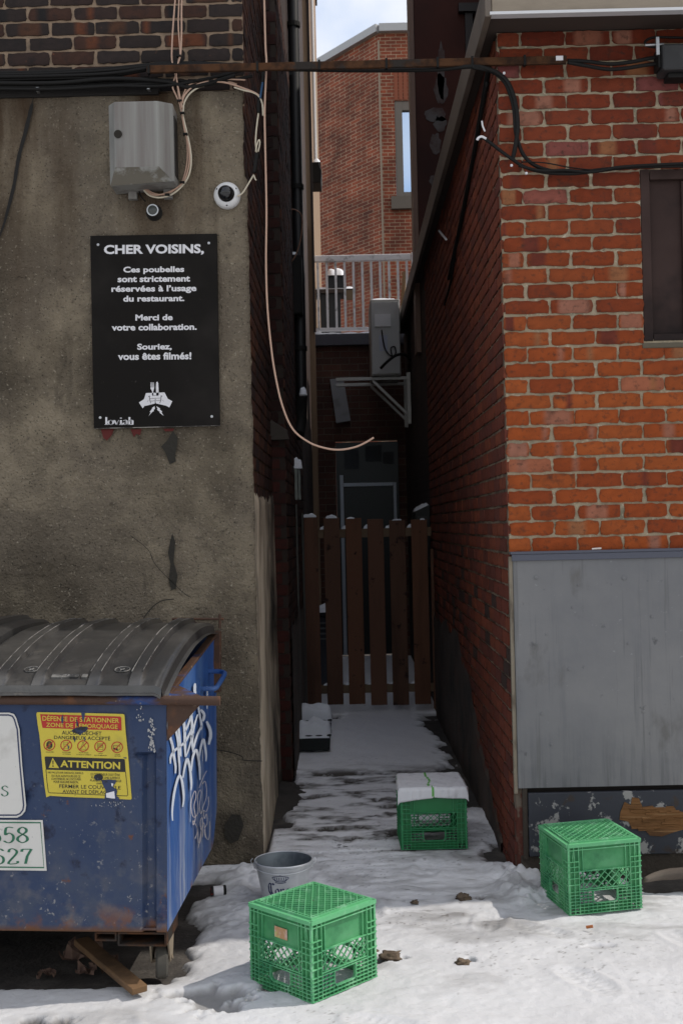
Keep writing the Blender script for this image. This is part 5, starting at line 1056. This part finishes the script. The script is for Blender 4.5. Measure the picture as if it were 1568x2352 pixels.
# ---- plank, scraps under the dumpster
p0, p1 = Vector((-.735, 4.02, .03)), Vector((-1.02, 4.40, .07)); 
b = MB(); b.bar(p0, p1, .058, .024); tag(obj('wooden_plank', b, mat('old_plank', (.15, .085, .04), .85, layers=[L((.07, .04, .02), 6, .45, .65, st=(1, 1, 3))], bump=[(30, .5, .006)]), bevel=.003), 'weathered brown plank poking out from beneath the dumpster', 'plank')
m_leaf = mat('dead_brown_paper', (.16, .10, .075), .9, layers=[L((.07, .04, .03), 10, .45, .65)])
for i, (x, y, s_) in enumerate([(-1.02, 4.42, .07), (-.93, 4.36, .045), (-.98, 4.30, .035), (-1.12, 4.28, .03)]):
    b = MB(); n = 7; vs = []
    for j in range(n+1):
        for k in range(n+1):
            u, v = 2*k/n-1, 2*j/n-1; vs.append((x+s_*(u+.35*fbm(u*2, v*2, i)), y+s_*(v+.35*fbm(v*2, u*2, i+9)), -.018+s_*(.55+.9*fbm(u*1.7, v*1.7, i*3+1))))
    b.add(vs, [[j*(n+1)+k, j*(n+1)+k+1, (j+1)*(n+1)+k+1, (j+1)*(n+1)+k] for j in range(n) for k in range(n)])
    tag(obj('crumpled_paper', b, m_leaf), ['largest crumpled brown paper in the shade beneath the dumpster', 'crumpled brown paper lying next to the largest one beneath the dumpster', 'small crumpled brown paper nearest the plank beneath the dumpster', 'smallest brown scrap at the left beneath the dumpster'][i], 'paper scrap', 'brown scraps beneath the dumpster')
# ---- clods, butt and driftwood on the snow
m_clod = mat('brown_clod', (.13, .095, .065), .95, layers=[L((.05, .035, .025), 30, .45, .65)], bump=[(80, .7, .006)])
for i, (px, py, r, lab) in enumerate([(900, 2186, .034, 'largest brown clod of dirt right of the nearest crate'), (862, 2176, .012, 'crumb of dirt beside the nearest crate'), (1062, 2052, .028, 'brown clod of dirt in the shaded snow between the crates'), (1062, 2199, .022, 'flat brown clod of dirt in the sunlit foreground'), (952, 2063, .014, 'small dark clod of dirt in the shaded snow behind the nearest crate')]):
    g0 = G(px, py, .02); b = MB(); n = 10; vs = []
    for j in range(n+1):
        th = math.pi*j/n
        for k in range(14):
            ph = 2*math.pi*k/14; d = Vector((math.sin(th)*math.cos(ph), math.sin(th)*math.sin(ph), math.cos(th))); q = r*(1+.7*fbm(d.x*1.6+i*3, d.y*1.6, d.z*1.6)); vs.append((g0.x+d.x*q*1.2, g0.y+d.y*q, .004+d.z*q*.5))
    b.add(vs, [[j*14+k, j*14+(k+1) % 14, (j+1)*14+(k+1) % 14, (j+1)*14+k] for j in range(n) for k in range(14)])
    tag(obj('dirt_clod', b, m_clod, smooth='all'), lab, 'dirt clod', 'clods of dirt on the snow')
g0 = G(1352, 2113, .04); b = MB(); b.tube([(g0.x-.012, g0.y, .012), (g0.x+.012, g0.y-.008, .018)], .006, 8); tag(obj('orange_butt', b, mat('orange_filter', (.35, .12, .04), .8)), 'tiny orange butt on the snow before the right crate', 'butt')
b = MB(); q = [G(1478, 2022, .05), G(1520, 2010, .06), G(1600, 2004, .07), G(1680, 2003, .07)]; b.tube(smooth_pts(q, 4), [.010+.016*min(1, i/5) for i in range(13)], 8)
tag(obj('driftwood', b, mat('grey_driftwood', (.14, .115, .095), .9, layers=[L((.07, .055, .045), 6, .45, .65, st=(.2, 1, 1))]), smooth='all'), 'grey weathered branch lying by the wall right of the right crate', 'branch')
p = P(1370, 2120*0+1274, 5.35); b = MB(); b.tube([(p.x-.022, 5.352, 1.464), (p.x+.02, 5.350, 1.466)], .0042, 8); tag(obj('cigarette_butt', b, mat('white_paper', (.6, .56, .52), .8)), 'white cigarette butt lying on the ledge of the grey cladding', 'butt')
# ================================================================== SIGN
SGY = LY-.022
sg = thing('notice_board', 'black French notice panel with white lettering screwed to the stucco', 'sign', (-.9, SGY, 2.56))
fsg = lambda l: (lambda x, y: onplane(*z4(x, y), Vector((0, SGY-l, 0)), Vector((0, -1, 0))))
c = [fsg(0)(*p) for p in ((113, 172), (1048, 155), (1070, 1572), (140, 1590))]
m_sgn = mat('black_sign_face', (.0095, .0082, .0072), .75, layers=[L((.022, .019, .017), 2, .5, .75), L((.10, .09, .08), 26, .70, .78, z=(2, .1, -.3)), L((.06, .055, .05), 60, .68, .78, f=.5)], spec=.12)
b = MB(); b.prism(c, (0, .014, 0)); bo_ = obj('board', b, m_sgn, sg, bevel=.002)
b = MB()
for s, x0, x1, y0, y1, bo2 in [('CHER VOISINS,', 215, 952, 236, 316, .036), ('Ces poubelles', 358, 807, 398, 454, .034), ('sont strictement', 316, 850, 468, 513, .034), ('réservées à l’usage', 270, 897, 537, 597, .034), ('du restaurant.', 357, 808, 612, 657, .034), ('Merci de', 447, 722, 752, 797, .034), ('votre collaboration.', 272, 899, 822, 870, .034), ('Souriez,', 460, 715, 967, 1020, .034), ('vous êtes filmés!', 318, 860, 1033, 1087, .034)]:
    b = MB(); text_on(b, s, box_quad(x0, x1, y0, y1, .010), fsg(.0012), bo2); obj('lettering', b, m_white, bo_, recalc=False)
# little serif word at the foot, drawn with a broad nib
b = MB(); GS = {'l': [[(.2, 1), (.2, 0)]], 'o': [[(.3, .62), (.08, .45), (.08, .15), (.3, 0), (.52, .15), (.52, .45), (.3, .62)]], 'v': [[(.04, .6), (.28, 0)], [(.28, 0), (.5, .6)]], 'i': [[(.2, .6), (.2, 0)], [(.2, .82), (.2, .92)]], 'a': [[(.1, .5), (.28, .62), (.42, .5), (.42, .02)], [(.42, .36), (.12, .26), (.1, .06), (.3, .02), (.42, .14)]], 'h': [[(.14, 1), (.14, 0)], [(.14, .45), (.34, .62), (.46, .5), (.46, 0)]]}
cx = 218
for chh, adv in zip('loviah', (26, 44, 38, 27, 40, 44)):
    for s in GS[chh]:
        pts = [(cx + x*72, 1566 - y*56) for x, y in s]; pts = sm2(pts, 4) if len(pts) > 2 else pts
        ribbon_on(b, pts, 14 if chh != 'v' or s[0][1] > .3 else 5, fsg(.0012), nib=(1, 0)); ribbon_on(b, pts, 4, fsg(.0012), nib=(0, 1))
    if chh in 'lih': ribbon_on(b, [(cx+2, 1565), (cx+30, 1565)], 4, fsg(.0012))
    cx += adv
obj('restaurant_name', b, m_white, bo_, recalc=False)
zL = lambda x, y: onplane(450*.57415+x*.21971, 1450*.57415+y*.21971, Vector((0, SGY-.0012, 0)), Vector((0, -1, 0)))
b = MB(); 
for p in ([(352, 320), (449, 317), (449, 400), (443, 430), (400, 440), (372, 448), (335, 455), (318, 480), (278, 418), (330, 385)], [(449, 317), (545, 313), (580, 380), (627, 405), (596, 470), (560, 452), (535, 446), (500, 438), (456, 428), (449, 400)], [(400, 208), (404, 206), (406, 262), (410, 262), (411, 206), (415, 206), (416, 262), (420, 262), (422, 206), (426, 206), (427, 262), (431, 262), (432, 207), (436, 209), (438, 270), (428, 300), (430, 345), (416, 345), (416, 300), (400, 275)], [(458, 210), (470, 198), (480, 215), (484, 300), (484, 345), (460, 345), (455, 260)], [(442, 456), (446, 488), (434, 490), (432, 512), (420, 514), (380, 560), (402, 520), (390, 518), (418, 480), (410, 478)], [(460, 456), (500, 482), (494, 488), (522, 514), (514, 520), (536, 558), (492, 524), (498, 518), (466, 494), (474, 488)]): poly_on(b, p, zL)
obj('hands_emblem', b, m_white, bo_, recalc=False)
zL2 = lambda x, y: onplane(450*.57415+x*.21971, 1450*.57415+y*.21971, Vector((0, SGY-.0020, 0)), Vector((0, -1, 0))); b = MB()
for pts, w in [([(386, 350), (394, 400), (402, 426)], 5), ([(512, 345), (506, 395), (496, 425)], 5), ([(394, 378), (448, 374), (504, 372)], 3), ([(396, 404), (444, 400)], 3), ([(458, 398), (502, 395)], 3), ([(449, 380), (449, 430)], 5), ([(420, 346), (480, 344)], 3), ([(380, 355), (392, 352)], 9), ([(508, 350), (518, 352)], 9), ([(380, 395), (366, 412)], 2), ([(520, 390), (536, 408)], 2)]: ribbon_on(b, pts, w, zL2)
obj('emblem_lines', b, m_sgn, bo_, recalc=False)
for (x, y) in ((172, 238), (988, 226), (188, 1514), (1010, 1506)):
    p = fsg(.001)(x, y); b = MB(); b.lathe([(.007, 0), (.0065, .002), (.003, .003), (0, .003)], 12, Matrix.Translation(p) @ Matrix.Rotation(math.pi/2, 4, 'X')); obj('screw', b, m_steel, bo_, smooth=True)
b = MB(); e0, e1 = fsg(.0)(140, 1588), fsg(.0)(640, 1580); b.box((c[3].x, SGY-.001, c[3].z-.004), (c[2].x, SGY+.013, c[3].z-.0012)); obj('worn_edge', b, mat('worn_edge', (.30, .28, .25), .8, layers=[L((.05, .045, .04), 14, .45, .55)]), bo_)
# ================================================================== WALL FITTINGS
ub = thing('utility_box', 'grey plastic utility box with a slotted side high on the stucco', 'utility box', (-1.0, 5.6, 3.4))
m_ub = mat('grey_plastic_box', (.26, .258, .24), .65, layers=[L((.175, .16, .148), 9, .45, .6, st=(1, 1, .04)), L((.2, .2, .19), 3, .5, .7)], bump=[(60, .1, .003)], spec=.2)
m_ubd = mat('dirty_grey_box', (.17, .155, .125), .8, layers=[L((.34, .34, .32), 12, .5, .6, st=(1, 1, .2))])
Q = lambda x, y, Y: P(*zA(x, y), Y)
A = [Q(650, 580, 5.47), Q(898, 582, 5.47), Q(892, 952, 5.47), Q(650, 955, 5.47)]; B_ = [Q(628, 562, 5.58), Q(992, 600, 5.58), Q(988, 1022, 5.58), Q(632, 1000, 5.58)]
x0, x1 = B_[0].x, Q(990, 800, 5.66).x; zt_, zb = B_[0].z, Q(800, 1040, 5.6).z
a0, a1, at_, ab_ = A[0].x, A[1].x, A[0].z, A[3].z
b = MB(); F_ = [Vector((a0, 5.47, ab_)), Vector((a1, 5.47, ab_)), Vector((a1, 5.47, at_)), Vector((a0, 5.47, at_))]
xm0, xm1 = x0, a1+.062; Gm = [Vector((xm0, 5.545, ab_-.065)), Vector((xm1, 5.545, ab_-.05)), Vector((xm1, 5.545, at_+.012)), Vector((xm0, 5.545, at_+.012))]; H_ = [Vector((p.x, 5.69, p.z)) for p in Gm]
b.add(F_+Gm+H_, [[0, 1, 2, 3], [1, 5, 6, 2], [3, 2, 6, 7], [0, 3, 7, 4], [5, 9, 10, 6], [7, 6, 10, 11], [4, 7, 11, 8], [8, 9, 5, 4], [11, 10, 9, 8]]); b.mi = 1; b.add([F_[0], F_[1], Gm[1], Gm[0]], [[0, 3, 2, 1]])
uo = obj('case', b, [m_ub, m_ubd], ub, bevel=.006)
b = MB(); b.box((xm1-.001, 5.56, ab_-.01), (xm1+.004, 5.655, at_-.04)); obj('side_slot', b, m_blk, uo)
b = MB(); kp_ = Q(662, 765, 5.468); b.lathe([(.019, 0), (.019, -.004), (.0, -.004)], 20, Matrix.Translation((kp_.x+.01, 5.469, kp_.z)) @ Matrix.Rotation(-math.pi/2, 4, 'X')); obj('lock_hole', b, mat('dark_hole', (.02, .016, .012), .9), uo)
b = MB()
for x in (a0+.045, xm1-.05): b.box((x-.02, 5.66, ab_-.095), (x+.02, 5.69, ab_-.051))
pieces('mounting_tab', b, m_ub, ub)
b = MB(); snow_lump(b, (a0+a1)/2, 5.585, at_+.012, .085, .05, .014, 2, sq=5); obj('snow_cap', b, m_snowc, ub, smooth='all')
cm_ = thing('dome_camera', 'white round dome camera with black eye near the stucco edge', 'camera', (-.56, 5.69, 3.2)); cp_ = P(*zA(1295, 1115), LY-.02)
Mx = Matrix.Translation((cp_.x, LY-.004, cp_.z)) @ Matrix.Rotation(math.pi/2, 4, 'X')
m_wpl = mat('white_plastic', (.66, .66, .66), .4, layers=[L((.5, .5, .48), 8, .55, .75)])
b = MB(); b.lathe([(.064, 0), (.064, .022), (.060, .032), (.050, .040), (.040, .046), (.038, .042)], 40, Mx); bo3 = obj('base', b, m_wpl, cm_, smooth=True)
Mx2 = Matrix.Translation((cp_.x-.004, LY-.042, cp_.z+.005)) @ Matrix.Rotation(math.pi/2, 4, 'X'); b = MB(); b.lathe([(.0385*math.cos(R(a)), .0385*math.sin(R(a))) for a in range(0, 91, 9)], 32, Mx2); obj('black_dome', b, mat('black_glass', (.006, .007, .009), .06, spec=.6), cm_, smooth='all')
b = MB()
for a in (90+180, 30, 150): b.lathe([(.0042, 0), (0, .001)], 8, Matrix.Translation((cp_.x+.053*math.cos(R(a)), LY-.0425, cp_.z+.053*math.sin(R(a)))) @ Matrix.Rotation(math.pi/2, 4, 'X'))
obj('screw_holes', b, m_blk, bo3)
pc = thing('wall_sensor', 'small black round sensor with a chrome ring below the utility box', 'sensor', (-.9, 5.69, 3.1)); pp_ = P(*zA(876, 1206), LY-.03)
Mx = Matrix.Translation((pp_.x, LY-.004, pp_.z)) @ Matrix.Rotation(math.pi/2, 4, 'X'); b = MB(); b.lathe([(.040, 0), (.036, .014), (.03, .022), (.028, .05), (.001, .05)], 28, Mx); obj('body', b, mat('black_rubber', (.014, .013, .012), .6), pc, smooth=True)
b = MB(); b.lathe([(.0285, .046), (.0285, .054), (.023, .054), (.022, .048)], 28, Mx); obj('ring', b, m_steel, pc, smooth=True)
b = MB(); b.lathe([(.022, .0502), (.012, .056), (0, .057)], 20, Mx); obj('lens', b, mat('grey_lens', (.06, .065, .06), .1), pc, smooth='all')
# ---- cables
def cable(name, px, Ys, r, m, label, cat='cable', group=None, parent=None, zf=None, n=8):
    k = len(px); Ys = Ys if isinstance(Ys, (list, tuple)) else [Ys]*k
    if len(Ys) == 2 and k > 2: Ys = [Ys[0]+(Ys[1]-Ys[0])*i/(k-1) for i in range(k)]
    pts = [P(*(zf(*p) if zf else p), Y) for p, Y in zip(px, Ys)]
    b = MB(); b.tube(smooth_pts(pts, 6), r, n); o = obj(name, b, m, parent, smooth='all')
    return tag(o, label, cat, group) if label else o
sb = thing('steel_bar', 'long rusty steel bar spanning the alley between both buildings', 'steel bar', (.3, 5.5, 3.8))
q0, q1 = P(338, 160, 5.62), P(1300, 138, 5.30); b = MB(); b.bar(q0, q1, .02, .036); obj('bar', b, m_rust, sb, bevel=.003)
b = MB()
for t_ in (.0, .27, .42, .58, .70, .78, .9): p = q0.lerp(q1, t_+.005); b.bar(p + Vector((-.005, -.0005, -.0)), p + Vector((.005, -.0005, 0)), .03, .046)
pieces('tie', b, m_blackrub, sb)
b = MB(); p = q0.lerp(q1, .985); b.bar(p-Vector((.02, .013, -.004)), p+Vector((.012, -.013, .004)), .006, .02); obj('white_tag', b, m_white, sb)
m_tanw = mat('tan_wire', (.46, .30, .22), .5); m_whw = mat('ivory_wire', (.55, .49, .38), .5)
cb = thing('cable_bundle', 'thick bundle of black cables running along the top of the stucco', 'cables', (-1.2, 5.6, 3.75))
random.seed(12)
for i in range(9):
    f = i/8; y0 = 166+34*f; y1 = 148 + 24*f if i < 5 else 152+40*f
    px = [(-60, y0+3), (120, y0+random.uniform(-4, 3) + 2*f), (260, y0-(1-f)*10+random.uniform(-3, 3)), (380, (146+9*f*2) if i < 4 else y0-3+random.uniform(-3, 4)), (480, (146+16*f) if i < 4 else 196-6*f+random.uniform(-12, 2)), (565, 152+8*f), (606, 152+10*f)]
    if i >= 5: px = px[:4] + [(440, 200), (560+20*(i-6), 168+i)] if i % 2 else px
    cable('cable', px, [5.66-.012*(i % 3)]*len(px), random.choice([.006, .008, .010]), m_blackrub, None, parent=cb)
b = MB(); b.box((-2.6, 5.685, 3.712), (-.86, 5.735, 3.795)); obj('dark_backing', b, mat('black_strip', (.012, .010, .009), .8, bump=[(30, .5, .01)]), cb)  # dark strip behind the cables, over the top edge of the stucco
for x, y in ((85, 204), (340, 199)): p = P(x, y, 5.63); b = MB(); b.box((p.x-.006, 5.64, p.z-.008), (p.x+.006, 5.67, p.z+.012)); obj('clip', b, m_steel, cb)
bun = thing('drop_cable', 'black cable bundle leaving the steel bar and drooping across the right brick wall', 'cables', (1.0, 5.3, 3.4))
for i, (px, Ys, r) in enumerate([
    ([(605, 158), (700, 160), (850, 162), (1000, 160), (1080, 153), (1125, 160), (1158, 180), (1175, 210), (1185, 250), (1188, 295), (1182, 340), (1176, 366)], [5.58, 5.56, 5.5, 5.42, 5.36, 5.33, 5.33, 5.33, 5.33, 5.33, 5.33, 5.34], .010),
    ([(1085, 155), (1128, 164), (1156, 186), (1170, 215), (1180, 255), (1183, 300), (1192, 335), (1206, 362), (1232, 382), (1275, 394), (1330, 395), (1400, 388), (1470, 382), (1590, 376)], [5.34]*14, .009),
    ([(1100, 319), (1108, 316), (1124, 327), (1148, 346), (1176, 366), (1205, 384), (1250, 396), (1310, 399), (1370, 393), (1450, 384), (1600, 381)], [5.33]*11, .008),
    ([(1190, 380), (1240, 392), (1300, 391), (1360, 395), (1430, 383), (1600, 374)], [5.32]*6, .007),
    ([(1196, 372), (1250, 374), (1310, 385), (1370, 392)], [5.33]*4, .003)]): cable('cable', px, Ys, r, m_blackrub, None, parent=bun)
cable('bare_end', [(1095, 322), (1098, 317), (1106, 314), (1116, 319)], 5.325, .006, m_white, None, parent=bun); cable('bare_end', [(1106, 278), (1108, 290), (1113, 302)], 5.33, .004, m_white, None, parent=bun)
for x, y in ((1157, 168), (1174, 380), (1208, 398)): p = P(x, y, 5.31); b = MB(); b.lathe([(0, -.007), (.006, -.004), (.006, .004), (0, .007)], 8, Matrix.Translation(p)); obj('clip', b, m_white, bun)
jb = thing('junction_box', 'black cable junction box fixed to the brick at the right edge', 'junction box', (1.6, 5.28, 3.8))
q0, q1 = P(1514, 107, 5.28), P(1640, 166, 5.28); b = MB(); b.box((q0.x, 5.24, q1.z), (q1.x, 5.36, q0.z)); jo = obj('body', b, mat('black_abs', (.022, .022, .023), .6, layers=[L((.04, .04, .04), 5, .5, .7)]), jb, bevel=.012)
q2 = P(1532, 180, 5.28); b = MB(); b.box((q2.x, 5.27, q2.z), (q1.x, 5.35, q1.z-.001)); obj('lower_flange', b, m_blackrub, jb, bevel=.004)
b = MB(); b.box((q0.x-.014, 5.26, q1.z+.02), (q0.x-.001, 5.34, q0.z-.01)); obj('gland', b, m_blackrub, jb, bevel=.004)
for px, r in (([(1302, 139), (1345, 141), (1400, 147), (1450, 142), (1490, 134), (1517, 130)], .009), ([(1302, 143), (1345, 151), (1395, 159), (1440, 156), (1485, 149), (1517, 146)], .009), ([(1600, 88), (1540, 86), (1500, 86), (1482, 94), (1483, 104), (1500, 108), (1530, 107)], .006)): cable('cable', px, [5.31]*len(px), r, m_blackrub, None, parent=jb)
p = P(1508, 103, 5.27); b = MB(); b.tube([p+Vector((-.055, 0, 0)), p+Vector((.03, 0, .002))], .006, 8); b.box((p.x-.008, 5.255, p.z-.05), (p.x+.006, 5.268, p.z+.03)); obj('white_clamp', b, m_steel, jb)
tb_ = thing('tan_wires', 'loose tan and ivory wires looping from above into the grey utility box', 'wires', (-.85, 5.6, 3.5))
for i, (px, m_, r) in enumerate([
    ([(1008, -60), (1000, 0), (990, 120), (982, 250), (981, 340), (995, 400), (1010, 470), (1022, 560), (1036, 650), (1058, 760), (1070, 860), (1062, 960), (1030, 1050), (950, 1106), (870, 1100), (815, 1056), (800, 1020)], m_tanw, .0042),
    ([(1024, -60), (1020, 60), (1018, 150), (1028, 300), (1020, 340), (1005, 420), (985, 490), (1005, 545), (1030, 610), (1052, 740), (1078, 850), (1076, 950), (1040, 1045), (960, 1096), (880, 1112), (830, 1080), (800, 1030)], m_tanw, .0038),
    ([(1040, -60), (1036, 60), (1036, 200), (1030, 310), (1014, 370), (1006, 430), (1020, 520), (1040, 620)], m_tanw, .0042),
    ([(1030, 600), (1050, 690), (1082, 830), (1090, 930), (1068, 1020), (1000, 1096), (920, 1126), (850, 1112), (806, 1058), (795, 1020)], m_whw, .0046),
    ([(1035, 580), (1045, 545), (1080, 484), (1180, 457), (1290, 452), (1400, 456)], m_tanw, .0036),
    ([(1040, 590), (1052, 545), (1104, 492), (1190, 466), (1290, 472), (1385, 502), (1450, 528), (1478, 545)], m_tanw, .0046),
    ([(1036, 600), (1040, 560), (1088, 500), (1180, 474), (1280, 462), (1350, 480)], m_tanw, .0036),
    ([(1044, 660), (1050, 590), (1082, 535), (1130, 500), (1165, 490)], m_whw, .0045),
    ([(1335, 498), (1390, 515), (1440, 527), (1475, 548), (1495, 590), (1500, 660)], m_whw, .004),
    ([(790, 1050), (800, 1110), (830, 1150)], m_blackrub, .003)]): cable('wire', px, [5.645-.006*(i % 3)]*len(px) if i < 9 else [5.66]*3, r, m_, None, parent=tb_, zf=zA)
for x, y in ((1040, 645), (1058, 765), (1040, 1040), (955, 1110), (1025, 575), (1120, 460), (1205, 462), (1250, 460), (1020, 320)):
    p = P(*zA(x, y), 5.632); b = MB(); b.box((p.x-.011, p.y-.01, p.z-.004), (p.x+.011, p.y+.012, p.z+.004)); obj('tie', b, m_blackrub, tb_)
cwi = thing('camera_wire', 'ivory wire with black tape joining the dome camera to the bundle', 'wire', (-.45, 5.64, 3.3))
cable('wire', [(1355, 1120), (1385, 1098), (1420, 1042), (1448, 995)], 5.65, .004, m_whw, None, parent=cwi, zf=zA); cable('tape', [(1450, 985), (1458, 930), (1466, 875)], 5.64, .011, m_blackrub, None, parent=cwi, zf=zA)
cable('wire', [(1464, 870), (1458, 815), (1462, 740), (1474, 645)], 5.64, .004, m_whw, None, parent=cwi, zf=zA); cable('wire', [(1472, 865), (1482, 815), (1476, 798), (1464, 830), (1458, 865)], 5.635, .0035, m_whw, None, parent=cwi, zf=zA)
cable('sleeve', [(1474, 645), (1476, 590), (1482, 545), (1494, 480), (1505, 400)], 5.64, .009, m_blackrub, None, parent=cwi, zf=zA); cable('blue_sleeve', [(1484, 560), (1490, 520), (1498, 470)], 5.625, .005, mat('blue_sleeve', (.02, .07, .16), .5), None, parent=cwi, zf=zA)
cable('wire_end', [(1448, 1000), (1455, 1020), (1462, 1028)], 5.64, .0035, m_whw, None, parent=cwi, zf=zA)
cable('hanging_wire', [(606, -40), (608, 40), (610, 110), (612, 150), (608, 250), (609, 330), (612, 480), (611, 600), (614, 700), (622, 790), (632, 860), (648, 930), (672, 985), (708, 1015), (745, 1029), (780, 1033), (815, 1027), (840, 1016), (858, 1005)], [5.62, 5.62, 5.62, 5.60] + [5.60-.006*i for i in range(15)], .0048, m_tanw, 'long tan wire hanging loose and curling into the alley opening', 'wire')
# thin cables under the right eave, along the passage wall
fR = lambda x, y: onplane(x, y, Vector((RX-.02, 0, 0)), Vector((-1, 0, 0)))
ec = thing('eave_cable', 'thin black cables strung below the eave along the right alley wall', 'cables', (RX, 6, 3))
for px, r in (([(1122, 150), (1112, 210), (1100, 280), (1092, 330), (1075, 420), (1060, 500), (1045, 570), (1030, 640)], .012), ([(1118, 190), (1104, 270), (1088, 350), (1070, 440), (1050, 540), (1036, 640), (1020, 700)], .008)):
    b = MB(); b.tube(smooth_pts([fR(*p) for p in px], 5), r, 7); obj('cable', b, m_blackrub, ec, smooth='all')
b = MB(); b.tube(smooth_pts([fR(1008, 530), fR(1014, 538), fR(1024, 550)], 4), .008, 6); obj('bare_end', b, m_white, ec)

b = MB(); fL = lambda x, y: P(x, y, 9.0)
b.tube(smooth_pts([fL(664, 482), fL(678, 482), fL(692, 494), fL(694, 520), fL(688, 560), fL(678, 588), fL(668, 602)], 5), .006, 6); tag(obj('wire_loop', b, mat('brown_wire', (.16, .08, .05), .5), smooth='all'), 'thin brown wire loop sticking out beside the black drain pipe', 'wire')
